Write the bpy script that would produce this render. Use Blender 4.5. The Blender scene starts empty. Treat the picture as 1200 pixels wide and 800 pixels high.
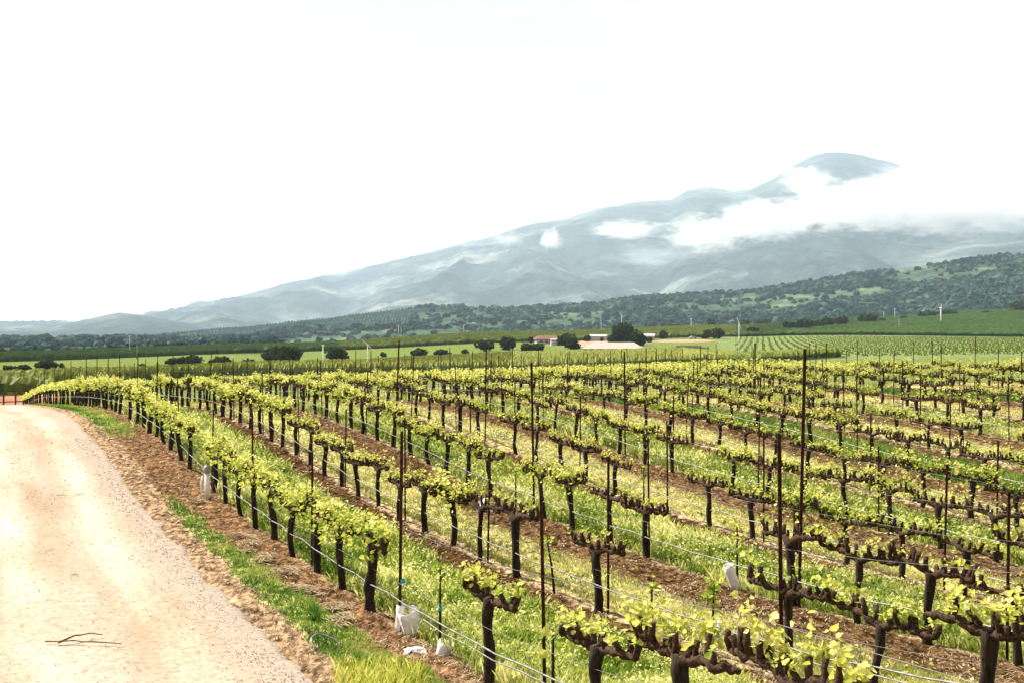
import bpy, math, random
import numpy as np
from mathutils import Vector, Matrix
random.seed(7)
RNG = np.random.default_rng(7)
R = math.radians
scene = bpy.context.scene

# ------------------------------------------------------------------ camera
EYE = 3.8
FPX = 1333.0                                   # focal length in pixels of the 1200 px wide photograph
cam_d = bpy.data.cameras.new('camera')
cam = bpy.data.objects.new('camera', cam_d)
scene.collection.objects.link(cam)
cam_d.sensor_width = 36.0
cam_d.lens = FPX / 1200 * 36
cam_d.clip_start = 0.1
cam_d.clip_end = 60000
cam.location = (0, 0, EYE)
cam.rotation_euler = (R(90) - math.atan(10 / FPX), 0, 0)
scene.camera = cam

# ------------------------------------------------------------------ sky, sun, exposure
SUN_EL, SUN_AZ = R(46), math.atan2(-0.80, 0.60)          # azimuth from +Y towards +X
sun_dir = Vector((math.sin(SUN_AZ) * math.cos(SUN_EL), math.cos(SUN_AZ) * math.cos(SUN_EL), math.sin(SUN_EL)))
world = bpy.data.worlds.new('World')
scene.world = world
world.use_nodes = True
wn, wl = world.node_tree.nodes, world.node_tree.links
wn.clear()
out = wn.new('ShaderNodeOutputWorld')
bg_sky = wn.new('ShaderNodeBackground'); bg_cloud = wn.new('ShaderNodeBackground')
sky = wn.new('ShaderNodeTexSky'); sky.sky_type = 'NISHITA'; sky.sun_disc = False
sky.sun_elevation = SUN_EL; sky.sun_rotation = SUN_AZ % (2 * math.pi)
bg_sky.inputs['Strength'].default_value = 0.05
wl.new(sky.outputs['Color'], bg_sky.inputs['Color'])
tc = wn.new('ShaderNodeTexCoord')
mp = wn.new('ShaderNodeMapping'); mp.inputs['Scale'].default_value = (1.6, 1.6, 9.0)
nz = wn.new('ShaderNodeTexNoise'); nz.inputs['Scale'].default_value = 1.6; nz.inputs['Detail'].default_value = 5
nz.inputs['Distortion'].default_value = 0.5
cr = wn.new('ShaderNodeValToRGB')
cr.color_ramp.elements[0].position = 0.38; cr.color_ramp.elements[0].color = (0.272, 0.264, 0.264, 1)
cr.color_ramp.elements[1].position = 0.56; cr.color_ramp.elements[1].color = (0.330, 0.322, 0.318, 1)
wl.new(tc.outputs['Generated'], mp.inputs['Vector']); wl.new(mp.outputs['Vector'], nz.inputs['Vector'])
wl.new(nz.outputs['Fac'], cr.inputs['Fac']); wl.new(cr.outputs['Color'], bg_cloud.inputs['Color'])
bg_cloud.inputs['Strength'].default_value = 1.0
mixw = wn.new('ShaderNodeMixShader'); mixw.inputs['Fac'].default_value = 0.96
wl.new(bg_sky.outputs[0], mixw.inputs[1]); wl.new(bg_cloud.outputs[0], mixw.inputs[2])
wl.new(mixw.outputs[0], out.inputs['Surface'])

sl = bpy.data.lights.new('sun', 'SUN'); sl.energy = 5.0; sl.angle = R(0.6); sl.color = (1.0, 0.95, 0.86)
so = bpy.data.objects.new('sun', sl); scene.collection.objects.link(so)
so.location = (-40, 30, 60)
so.rotation_euler = sun_dir.to_track_quat('Z', 'Y').to_euler()

scene.view_settings.view_transform = 'Standard'
scene.view_settings.look = 'None'
scene.view_settings.gamma = 1.0
scene.view_settings.use_curve_mapping = False
scene.view_settings.exposure = 1.5
scene.cycles.volume_step_rate = 1.0
scene.cycles.volume_bounces = 4
scene.cycles.max_bounces = 8
scene.cycles.transparent_max_bounces = 12

# ------------------------------------------------------------------ helpers
COL = scene.collection

def tag(o, label=None, cat=None, group=None, kind=None):
    if label: o['label'] = label
    if cat: o['category'] = cat
    if group: o['group'] = group
    if kind: o['kind'] = kind
    return o

def mesh_np(name, V, F, attrs=None, smooth=False):
    """V n x 3, F m x k (all faces the same size) -> mesh."""
    V = np.asarray(V, np.float32); F = np.asarray(F, np.int32)
    me = bpy.data.meshes.new(name)
    k = F.shape[1]
    me.vertices.add(len(V)); me.vertices.foreach_set('co', V.ravel())
    me.loops.add(F.size); me.loops.foreach_set('vertex_index', F.ravel())
    me.polygons.add(len(F))
    me.polygons.foreach_set('loop_start', np.arange(0, F.size, k, dtype=np.int32))
    me.polygons.foreach_set('use_smooth', np.full(len(F), smooth))
    me.update(calc_edges=True)
    for an, (kind, val) in (attrs or {}).items():
        a = me.attributes.new(an, kind, 'POINT')
        a.data.foreach_set('value' if kind == 'FLOAT' else 'color', np.asarray(val, np.float32).ravel())
    return me

class MB:
    """Collects plain polygons into one mesh."""
    def __init__(s): s.v = []; s.f = []; s.t = []
    def add(s, vs, fs, tint=0.5):
        b = len(s.v); s.v += [tuple(v) for v in vs]; s.f += [tuple(i + b for i in f) for f in fs]; s.t += [tint] * len(vs)
    def box(s, x0, x1, y0, y1, z0, z1):
        s.add([(x0, y0, z0), (x1, y0, z0), (x1, y1, z0), (x0, y1, z0), (x0, y0, z1), (x1, y0, z1), (x1, y1, z1), (x0, y1, z1)],
              [(3, 2, 1, 0), (4, 5, 6, 7), (0, 1, 5, 4), (1, 2, 6, 5), (2, 3, 7, 6), (3, 0, 4, 7)])
    def tube(s, pts, rad, n=6, cap=True, wob=0.0):
        pts = [Vector(p) for p in pts]; m = len(pts)
        if not hasattr(rad, '__len__'): rad = [rad] * m
        vs = []; prev = None
        for i, p in enumerate(pts):
            d = (pts[min(i + 1, m - 1)] - pts[max(i - 1, 0)]).normalized()
            if prev is None:
                a = Vector((1, 0, 0)) if abs(d.x) < 0.8 else Vector((0, 1, 0))
                u = d.cross(a).normalized()
            else:
                u = (prev - d * prev.dot(d)).normalized()
            prev = u; w = d.cross(u)
            for j in range(n):
                t = 2 * math.pi * j / n
                rr = rad[i] * (1 + random.uniform(-wob, wob))
                vs.append(p + (u * math.cos(t) + w * math.sin(t)) * rr)
        fs = [(i * n + j, i * n + (j + 1) % n, (i + 1) * n + (j + 1) % n, (i + 1) * n + j) for i in range(m - 1) for j in range(n)]
        if cap:
            fs.append(tuple(range(n))[::-1]); fs.append(tuple((m - 1) * n + j for j in range(n)))
        s.add(vs, fs)
    def mesh(s, name, smooth=False):
        me = bpy.data.meshes.new(name); me.from_pydata(s.v, [], s.f); me.update()
        a = me.attributes.new('tint', 'FLOAT', 'POINT'); a.data.foreach_set('value', np.array(s.t, np.float32))
        if smooth: me.polygons.foreach_set('use_smooth', [True] * len(me.polygons))
        return me

def link(name, me, mat=None, parent=None, loc=None):
    o = bpy.data.objects.new(name, me); COL.objects.link(o)
    if mat is not None and me is not None and not me.materials: me.materials.append(mat)
    if parent is not None: o.parent = parent
    if loc is not None: o.location = loc
    return o

def smooth01(a, b, x):
    t = np.clip((x - a) / (b - a), 0, 1); return t * t * (3 - 2 * t)

def vnoise(x, y, seed=0):
    xi = np.floor(x).astype(np.int64); yi = np.floor(y).astype(np.int64)
    xf = x - xi; yf = y - yi
    def h(a, b):
        n = (a * 374761393 + b * 668265263 + seed * 974634777) & 0xFFFFFFFF
        n = ((n ^ (n >> 13)) * 1274126177) & 0xFFFFFFFF
        n = (n ^ (n >> 16)) & 0xFFFFFFFF
        return n / 4294967295.0
    u = xf * xf * (3 - 2 * xf); v = yf * yf * (3 - 2 * yf)
    return (h(xi, yi) * (1 - u) + h(xi + 1, yi) * u) * (1 - v) + (h(xi, yi + 1) * (1 - u) + h(xi + 1, yi + 1) * u) * v

def fbm(x, y, oct=4, seed=0, gain=0.5):
    s = 0; a = 1; t = 0
    for o in range(oct):
        s = s + a * vnoise(x * 2 ** o + 17.3 * o, y * 2 ** o - 9.1 * o, seed + o); t += a; a *= gain
    return s / t

# ------------------------------------------------------------------ materials
def principled(name, rough=0.9, spec=0.2):
    m = bpy.data.materials.new(name); m.use_nodes = True
    nt = m.node_tree; b = nt.nodes['Principled BSDF']
    b.inputs['Roughness'].default_value = rough; b.inputs['Specular IOR Level'].default_value = spec
    return m, nt, b

def ramp(nt, cols):
    r = nt.nodes.new('ShaderNodeValToRGB')
    e = r.color_ramp.elements
    while len(e) < len(cols): e.new(0.5)
    for i, (p, c) in enumerate(cols):
        e[i].position = p; e[i].color = (*c, 1)
    return r

def noise_mat(name, c0, c1, scale=8.0, rough=0.9, bump=0.0, detail=5, c2=None, spec=0.2, space='Object', stretch=None):
    m, nt, b = principled(name, rough, spec)
    t = nt.nodes.new('ShaderNodeTexCoord'); n = nt.nodes.new('ShaderNodeTexNoise')
    n.inputs['Scale'].default_value = scale; n.inputs['Detail'].default_value = detail
    src = t.outputs[space]
    if stretch:
        mp = nt.nodes.new('ShaderNodeMapping'); mp.inputs['Scale'].default_value = stretch
        nt.links.new(src, mp.inputs[0]); src = mp.outputs[0]
    nt.links.new(src, n.inputs['Vector'])
    r = ramp(nt, [(0.3, c0), (0.7, c1)] if c2 is None else [(0.3, c0), (0.5, c1), (0.72, c2)])
    nt.links.new(n.outputs['Fac'], r.inputs[0]); nt.links.new(r.outputs[0], b.inputs['Base Color'])
    if bump:
        bp = nt.nodes.new('ShaderNodeBump'); bp.inputs['Distance'].default_value = bump; bp.inputs['Strength'].default_value = 0.8
        nt.links.new(n.outputs['Fac'], bp.inputs['Height']); nt.links.new(bp.outputs[0], b.inputs['Normal'])
    return m

def leaf_mat(name, cols, trans=0.45, rnd=False, rough=0.65, spec=0.08):
    """Thin leaf: diffuse + translucent, its colour picked by the mesh's own 'tint' and a little noise."""
    m = bpy.data.materials.new(name); m.use_nodes = True
    nt = m.node_tree; b = nt.nodes['Principled BSDF']; o = nt.nodes['Material Output']
    b.inputs['Roughness'].default_value = rough; b.inputs['Specular IOR Level'].default_value = spec
    a = nt.nodes.new('ShaderNodeAttribute'); a.attribute_name = 'tint'
    g = nt.nodes.new('ShaderNodeNewGeometry'); n = nt.nodes.new('ShaderNodeTexNoise')
    n.inputs['Scale'].default_value = 1.3; n.inputs['Detail'].default_value = 3
    nt.links.new(g.outputs['Position'], n.inputs['Vector'])
    ad = nt.nodes.new('ShaderNodeMath'); ad.operation = 'MULTIPLY_ADD'
    ad.inputs[1].default_value = 0.6; nt.links.new(n.outputs['Fac'], ad.inputs[0])
    sb = nt.nodes.new('ShaderNodeMath'); sb.operation = 'SUBTRACT'; sb.inputs[1].default_value = 0.3
    nt.links.new(a.outputs['Fac'], sb.inputs[0]); nt.links.new(sb.outputs[0], ad.inputs[2])
    r = ramp(nt, cols); nt.links.new(ad.outputs[0], r.inputs[0]); nt.links.new(r.outputs[0], b.inputs['Base Color'])
    tr = nt.nodes.new('ShaderNodeBsdfTranslucent'); nt.links.new(r.outputs[0], tr.inputs['Color'])
    mx = nt.nodes.new('ShaderNodeMixShader'); mx.inputs[0].default_value = trans
    nt.links.new(b.outputs[0], mx.inputs[1]); nt.links.new(tr.outputs[0], mx.inputs[2]); nt.links.new(mx.outputs[0], o.inputs['Surface'])
    return m

M = {}
M['vine_leaf'] = leaf_mat('vine_leaf', [(0.0, (0.06, 0.12, 0.012)), (0.34, (0.24, 0.31, 0.035)), (0.62, (0.56, 0.55, 0.10)), (0.97, (0.84, 0.77, 0.33))], 0.48)
M['grass_lush'] = leaf_mat('grass_lush', [(0.0, (0.03, 0.09, 0.01)), (0.38, (0.14, 0.22, 0.022)), (0.66, (0.40, 0.43, 0.08)), (0.97, (0.74, 0.70, 0.30))], 0.42)
M['grass_dry'] = leaf_mat('grass_dry', [(0.0, (0.15, 0.18, 0.03)), (0.45, (0.44, 0.42, 0.11)), (1.0, (0.76, 0.68, 0.34))], 0.42)
M['grass_green'] = leaf_mat('grass_green', [(0.0, (0.032, 0.096, 0.012)), (0.5, (0.104, 0.216, 0.024)), (1.0, (0.336, 0.352, 0.08))], 0.4)
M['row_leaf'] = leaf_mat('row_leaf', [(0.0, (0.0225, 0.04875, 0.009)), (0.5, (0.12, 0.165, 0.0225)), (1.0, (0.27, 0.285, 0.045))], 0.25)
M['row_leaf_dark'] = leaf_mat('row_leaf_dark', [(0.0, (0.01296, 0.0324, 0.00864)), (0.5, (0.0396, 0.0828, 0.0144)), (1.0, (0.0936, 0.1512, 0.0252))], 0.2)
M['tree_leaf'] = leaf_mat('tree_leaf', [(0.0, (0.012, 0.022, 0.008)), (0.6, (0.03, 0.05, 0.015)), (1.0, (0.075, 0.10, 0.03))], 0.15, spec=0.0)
M['scrub_leaf_hazed'] = leaf_mat('scrub_leaf_hazed', [(0.0, (0.004, 0.012, 0.010)), (0.5, (0.014, 0.036, 0.034)), (1.0, (0.07, 0.12, 0.085))], 0.1, spec=0.0)  # blue of distant haze tinted into the leaf colour of the far trees
M['bark'] = noise_mat('bark', (0.005, 0.0035, 0.0028), (0.042, 0.026, 0.016), 26, 0.98, 0.03, 8, stretch=(1, 1, 0.25))
M['cordon_bark'] = noise_mat('cordon_bark', (0.007, 0.004, 0.003), (0.085, 0.045, 0.022), 38, 0.95, 0.015, 6)
M['tree_bark'] = noise_mat('tree_bark', (0.03, 0.022, 0.015), (0.10, 0.075, 0.05), 5, 0.95, 0.05)
M['rust'] = noise_mat('rust', (0.012, 0.006, 0.005), (0.075, 0.026, 0.015), 14, 0.85, 0.002, 5)
M['hose'] = noise_mat('hose', (0.07225, 0.06864, 0.06502), (0.2746, 0.2601, 0.2456), 9, 0.35, 0.0, 3, spec=0.6)
M['wire'] = noise_mat('wire', (0.128, 0.12, 0.116), (0.288, 0.272, 0.264), 5, 0.4, 0.0, 3, spec=0.6)
M['white_plastic'] = noise_mat('white_plastic', (0.55, 0.50, 0.47), (0.82, 0.78, 0.76), 14, 0.6, 0.002, 4)
M['white_paint'] = noise_mat('white_paint', (0.32, 0.32, 0.32), (0.50, 0.50, 0.49), 1.5, 0.6)
M['bright_paint'] = noise_mat('bright_paint', (0.66, 0.66, 0.66), (0.82, 0.82, 0.80), 1.5, 0.5)
M['blue_tie'] = noise_mat('blue_tie', (0.02, 0.22, 0.36), (0.05, 0.35, 0.5), 20, 0.6)
M['twig'] = noise_mat('twig', (0.06, 0.035, 0.02), (0.22, 0.12, 0.06), 30, 0.9)
M['straw'] = noise_mat('straw', (0.225, 0.165, 0.0825), (0.465, 0.375, 0.21), 18, 0.95, 0.02)
M['gravel'] = noise_mat('gravel', (0.22, 0.175, 0.14), (0.38, 0.32, 0.265), 11, 0.95)
M['roof_red'] = noise_mat('roof_red', (0.11, 0.05, 0.035), (0.20, 0.09, 0.06), 2, 0.9)
M['roof_pale'] = noise_mat('roof_pale', (0.25, 0.215, 0.17), (0.36, 0.31, 0.25), 0.8, 0.8)
M['wall_pale'] = noise_mat('wall_pale', (0.308, 0.28, 0.2464), (0.4144, 0.392, 0.3584), 1.2, 0.9)
M['glass_dark'] = noise_mat('glass_dark', (0.02, 0.025, 0.03), (0.05, 0.06, 0.07), 3, 0.2, spec=0.6)
M['dark_metal'] = noise_mat('dark_metal', (0.02, 0.02, 0.02), (0.06, 0.055, 0.05), 6, 0.6)

# ------------------------------------------------------------------ terrain shape
TH = math.atan(645 / FPX); SI, CO = math.sin(TH), math.cos(TH)
C0, ROWSP = 5.0, 3.1                                   # first vine row and row spacing, measured square to the rows
NROW = 13
def cs(x, y): return x * CO + y * SI, -x * SI + y * CO            # across rows, along rows
def xy(c, s): return c * CO - s * SI, c * SI + s * CO

KN = np.array([-10, 0, 5, 10, 15, 20, 25, 30, 35, 41, 47, 55, 68, 85, 110, 140.])
KP = [np.array([-3.6, -3.7, -3.80, -4.237, -4.347, -4.185, -3.889, -3.462, -3.123, -2.875, -3.013, -3.222, -3.916, -4.694, -6.377, -8.389]),
      np.array([-0.56, -0.56, -0.55, -0.268, -0.07, 0.199, 0.382, 0.297, 0.181, 0.139, 0.071, 0.246, 0.219, 0.361, 0.653, 1.0]),
      np.array([0.3, 0.32, 0.337, 0.569, 0.838, 1.019, 1.025, 0.801, 0.46, 0.184, 0.098, 0.109, 0.145, 0.093, 0.024, -0.013])]
def herm(v, s):
    s = np.clip(s, KN[0], KN[-1] - 1e-6); i = np.clip(np.searchsorted(KN, s, side='right') - 1, 0, len(KN) - 2)
    m = np.zeros(len(KN)); m[1:-1] = (v[2:] - v[:-2]) / (KN[2:] - KN[:-2]); m[0] = m[-1] = 0
    h = KN[i + 1] - KN[i]; t = (s - KN[i]) / h
    return (2*t**3-3*t**2+1)*v[i] + (t**3-2*t**2+t)*h*m[i] + (-2*t**3+3*t**2)*v[i+1] + (t**3-t**2)*h*m[i+1]

FAR = {
 0: [(60, 460), (110, 474), (150, 459), (200, 443), (353, 424), (450, 419), (500, 417.5), (900, 408), (1500, 402), (3000, 396), (12000, 391.5)],
 300: [(60, 455), (110, 468), (150, 452), (200, 440), (300, 428), (420, 418), (500, 413), (700, 406), (1000, 405), (1500, 401), (3000, 395), (12000, 391.5)],
 600: [(60, 455), (110, 456), (150, 447), (250, 431), (420, 414), (550, 405), (600, 401), (900, 391), (1050, 392), (1500, 396), (3000, 395), (12000, 391.5)],
 850: [(60, 452), (110, 443), (150, 437), (250, 424), (350, 414), (550, 402), (650, 395), (1000, 384), (1150, 383), (1400, 388), (3000, 393), (12000, 391.5)],
 1000: [(60, 447), (110, 436), (150, 428), (250, 415.5), (450, 402), (680, 392.5), (1000, 378), (1250, 373), (1500, 379), (3000, 390), (12000, 391.5)],
 1200: [(60, 446), (110, 430), (160, 422), (250, 413.5), (450, 402), (650, 395), (1000, 370), (1300, 363), (1600, 372), (3000, 388), (12000, 391.5)],
 1500: [(60, 446), (110, 430), (160, 422), (250, 413.5), (450, 402), (650, 395), (1000, 370), (1300, 363), (1600, 372), (3000, 388), (12000, 391.5)]}
_kd = np.log(np.array([40, 60, 80, 110, 150, 200, 250, 300, 353, 420, 500, 550, 600, 650, 700, 800, 900, 1000, 1100, 1250, 1400, 1600, 2000, 3000, 5000, 12000, 30000.]))
_kx = np.array(sorted(FAR))
_kz = np.array([[-(np.interp(d, np.log([a for a, b in FAR[p]]), [b for a, b in FAR[p]]) - 390) / FPX * math.exp(d) for d in _kd] for p in _kx])
def far_z(px, d):
    px = np.clip(px, 0, 1499.9); ld = np.clip(np.log(np.maximum(d, 1)), _kd[0], _kd[-1] - 1e-6)
    i = np.clip(np.searchsorted(_kx, px, side='right') - 1, 0, len(_kx) - 2); t = (px - _kx[i]) / (_kx[i + 1] - _kx[i]); t = t * t * (3 - 2 * t)
    j = np.clip(np.searchsorted(_kd, ld, side='right') - 1, 0, len(_kd) - 2); u = (ld - _kd[j]) / (_kd[j + 1] - _kd[j])
    return (_kz[i, j] * (1 - u) + _kz[i, j + 1] * u) * (1 - t) + (_kz[i + 1, j] * (1 - u) + _kz[i + 1, j + 1] * u) * t

def base_h(x, y):
    x = np.asarray(x, float); y = np.asarray(y, float)
    c, s = cs(x, y)
    cc = np.clip(c, 3.0, 46); u = (cc - 20) / 20
    ss = np.maximum(s, 6)
    zn = herm(KP[0], ss) + u * herm(KP[1], ss) + u * u * herm(KP[2], ss)
    px = 600 + FPX * x / np.maximum(y, 1)
    w = np.maximum(smooth01(95, 150, y), smooth01(45, 68, c) * smooth01(10, 40, y))
    return EYE + zn * (1 - w) + far_z(px, y) * w

def soil_bank(c):                        # the vine row stands on a slight berm, ground between is lower
    k = (c - C0) / ROWSP; d = np.abs(k - np.round(k)) * ROWSP
    return np.where(c > C0 - 1.0, 0.06 * np.exp(-(d / 0.45) ** 2), 0)

def ground_h(x, y):
    x = np.asarray(x, float); y = np.asarray(y, float)
    c, s = cs(x, y)
    near = smooth01(75, 45, np.hypot(x, y))
    off = smooth01(3.1, 3.5, c + 0.0)                     # no relief under the road
    rel = (fbm(x * 1.1, y * 1.1, 3, 3) - 0.5) * 0.12 + (fbm(c * 3.1, s * 3.1, 3, 9) - 0.5) * 0.075
    return base_h(x, y) + near * off * (rel + soil_bank(c)) - 0.05 * (1 - off) * smooth01(110, 90, y)

def project(x, y, z):
    return 600 + FPX * x / y, 390 - FPX * (z - EYE) / y

def at(px, py, dmin=150, dmax=2500):
    """The first ground point past dmin that the photograph shows at this place."""
    ds = np.exp(np.linspace(math.log(dmin), math.log(dmax), 900))
    xs = (px - 600) / FPX * ds
    ys = 390 - FPX * (base_h(xs, ds) - EYE) / ds
    k = np.where(ys <= py)[0]
    k = k[0] if len(k) else int(np.argmin(ys))
    return float(xs[k]), float(ds[k]), float(base_h(xs[k:k+1], ds[k:k+1])[0])

def hz(x, y): return float(ground_h(np.array([x]), np.array([y]))[0])

# ------------------------------------------------------------------ ground sheet
def band_kind(k):    # what grows between row k and row k+1
    return ['lush', 'dry', 'lush', 'dry', 'lush', 'dry', 'green', 'dry', 'lush', 'dry', 'green', 'dry', 'dry'][int(k) % 13]

def ground_cover(c, s):
    """(grass amount, dryness, dark soil) of the vineyard floor, from the place across and along the rows."""
    wob = (fbm(s * 0.35, c * 0.35, 3, 21) - 0.5) * 0.7 + (fbm(s * 1.9, c * 1.9, 2, 22) - 0.5) * 0.5
    k = np.floor((c - C0) / ROWSP); fr = (c - C0) - k * ROWSP
    kinds = np.array([{'lush': 0, 'dry': 1, 'green': 2}[band_kind(i)] for i in range(13)])[np.clip(k, 0, 12).astype(int)]
    lo = np.where(kinds == 1, 0.25, 0.10); hi = np.where(kinds == 1, 1.9, 2.35)
    g = smooth01(lo - 0.1, lo + 0.25, fr + wob * 0.5) * smooth01(hi + 0.3, hi - 0.2, fr + wob)
    g = g * np.clip(0.8 + 1.1 * (fbm(s * 0.5, c * 0.9, 3, 31) - 0.35), 0.2, 1)
    dry = np.where(kinds == 1, 0.85, np.where(kinds == 2, 0.15, 0.45))
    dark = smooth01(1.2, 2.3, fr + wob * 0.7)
    inside = smooth01(-0.1, 0.15, c - C0) * smooth01(C0 + 12.6 * ROWSP, C0 + 12.0 * ROWSP, c)
    g = g * inside
    # verge beside the road
    edge = 0.22 * (fbm(s * 0.7, c * 0 + 3.0, 2, 41) - 0.5) + 0.25 * (fbm(s * 2.5, c * 2.5, 2, 42) - 0.5)
    seg = np.clip(smooth01(26.5, 22.5, s) + smooth01(33.5, 37.5, s) * smooth01(85, 60, s), 0, 1)
    wid = np.where(s < 28, np.interp(s, [7, 12, 17, 24], [0.95, 0.7, 0.55, 0.25]), 0.75)
    v = smooth01(3.72, 3.86, c + edge) * smooth01(3.86 + wid + 0.1, 3.86 + wid - 0.1, c + edge) * seg
    g = np.maximum(g, v * 0.95)
    dry = np.where(v > 0.1, 0.3 + 0.35 * smooth01(12, 7, s), dry)
    dark = np.where(c < C0, 0.75 * smooth01(3.9, 4.5, c), dark)
    return g, dry, dark, v

ang = np.concatenate([np.radians(np.linspace(-180, -32, 24)[:-1]), np.radians(np.linspace(-32, 32, 400)), np.radians(np.linspace(32, 180, 24)[1:])])
r1 = 3 * np.exp(np.arange(0, math.log(60 / 3), 0.0095)); r2 = 60 * np.exp(np.arange(0.01, math.log(1000 / 60), 0.022)); r3 = 1000 * np.exp(np.arange(0.02, math.log(16), 0.05))
rad = np.concatenate([[0.5, 1.5], r1, r2, r3])
A_, R_ = np.meshgrid(ang, rad)
GX, GY = (np.sin(A_) * R_).ravel(), (np.cos(A_) * R_).ravel()
GZ = ground_h(GX, np.maximum(GY, 0.5)) 
na, nr = len(ang), len(rad)
ii = (np.arange(nr - 1)[:, None] * na + np.arange(na - 1)[None, :]).ravel()
GF = np.stack([ii, ii + 1, ii + na + 1, ii + na], 1)
gc, gs = cs(GX, GY)
gg, gd, gk, gv = ground_cover(gc, gs)
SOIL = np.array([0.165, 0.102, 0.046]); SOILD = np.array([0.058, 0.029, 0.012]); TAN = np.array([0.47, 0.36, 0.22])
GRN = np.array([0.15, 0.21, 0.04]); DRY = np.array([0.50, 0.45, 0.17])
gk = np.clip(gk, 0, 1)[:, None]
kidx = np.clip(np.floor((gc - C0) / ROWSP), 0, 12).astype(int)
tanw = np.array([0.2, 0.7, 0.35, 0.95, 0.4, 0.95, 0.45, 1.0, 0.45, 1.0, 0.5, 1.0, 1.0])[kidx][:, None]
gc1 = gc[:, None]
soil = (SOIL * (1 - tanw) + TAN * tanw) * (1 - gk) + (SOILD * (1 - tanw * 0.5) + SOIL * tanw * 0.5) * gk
soil = np.where(gc1 < C0, np.where(gc1 < 3.9, np.array([0.30, 0.20, 0.12]), np.array([0.17, 0.095, 0.045])) , soil)
grs = GRN * (1 - gd[:, None]) + DRY * gd[:, None]
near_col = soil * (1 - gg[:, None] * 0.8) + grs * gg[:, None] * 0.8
gpx = np.where(GY > 1, 600 + FPX * GX / np.maximum(GY, 1), 0)
farc = np.empty_like(near_col); farc[:] = (0.13, 0.165, 0.045)                         # dry grass of the valley
pale = np.array([0.36, 0.38, 0.17])
farc = np.where(((gpx > 840) & (GY > 200) & (GY < 700))[:, None], np.array([0.15, 0.19, 0.075]), farc)
farc = np.where(((gpx < 70) & (GY < 141))[:, None], np.array([0.32, 0.17, 0.10]), farc)
farc = np.where(((gpx < 70) & (GY > 141) & (GY < 149))[:, None], np.array([0.45, 0.42, 0.08]), farc)
yard = smooth01(36, 22, np.hypot((gpx - 700) / 1.9, (GY - 575) / 2.2)) + smooth01(14, 9, np.hypot((gpx - 800) / 3.2, (GY - 590) / 2.0))
farc = farc * (1 - np.clip(yard, 0, 1)[:, None]) + np.array([0.36, 0.25, 0.18]) * np.clip(yard, 0, 1)[:, None]
farc = np.where(((GY > 470) & (GY < 2300) & (gpx < 330))[:, None], np.array([0.045, 0.075, 0.035]), farc)
farc = np.where((GY >= 2300)[:, None], np.array([0.15, 0.18, 0.09]), farc)
wfar = np.maximum(smooth01(88, 100, GY), smooth01(C0 + 12.3 * ROWSP, C0 + 13.2 * ROWSP, gc))[:, None]
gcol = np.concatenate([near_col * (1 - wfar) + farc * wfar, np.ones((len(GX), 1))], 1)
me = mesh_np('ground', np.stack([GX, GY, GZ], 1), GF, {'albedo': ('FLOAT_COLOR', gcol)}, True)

def ground_material():
    m, nt, b = principled('ground_soil', 1.0, 0.0)
    a = nt.nodes.new('ShaderNodeAttribute'); a.attribute_name = 'albedo'
    t = nt.nodes.new('ShaderNodeTexCoord')
    n1 = nt.nodes.new('ShaderNodeTexNoise'); n1.inputs['Scale'].default_value = 9; n1.inputs['Detail'].default_value = 9; n1.inputs['Roughness'].default_value = 0.72
    n2 = nt.nodes.new('ShaderNodeTexNoise'); n2.inputs['Scale'].default_value = 0.55; n2.inputs['Detail'].default_value = 6
    mp = nt.nodes.new('ShaderNodeMapping'); mp.inputs['Rotation'].default_value = (0, 0, -TH); mp.inputs['Scale'].default_value = (1.0, 0.45, 1)
    nt.links.new(t.outputs['Object'], mp.inputs[0]); nt.links.new(mp.outputs[0], n1.inputs[0]); nt.links.new(t.outputs['Object'], n2.inputs[0])
    r1 = ramp(nt, [(0.38, (0.16, 0.14, 0.13)), (0.50, (0.80, 0.79, 0.77)), (0.64, (2.2, 2.2, 2.1))])
    r2 = ramp(nt, [(0.3, (0.78, 0.76, 0.74)), (0.7, (1.2, 1.2, 1.2))])
    nt.links.new(n1.outputs['Fac'], r1.inputs[0]); nt.links.new(n2.outputs['Fac'], r2.inputs[0])
    def mul(x, y):
        k = nt.nodes.new('ShaderNodeMix'); k.data_type = 'RGBA'; k.blend_type = 'MULTIPLY'; k.inputs[0].default_value = 1
        nt.links.new(x, k.inputs[6]); nt.links.new(y, k.inputs[7]); return k.outputs[2]
    nt.links.new(mul(mul(a.outputs['Color'], r1.outputs[0]), r2.outputs[0]), b.inputs['Base Color'])
    bp = nt.nodes.new('ShaderNodeBump'); bp.inputs['Distance'].default_value = 0.10; bp.inputs['Strength'].default_value = 0.9
    nt.links.new(n1.outputs['Fac'], bp.inputs['Height']); nt.links.new(bp.outputs[0], b.inputs['Normal'])
    return m
tag(link('ground', me, ground_material()), kind='structure')

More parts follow.
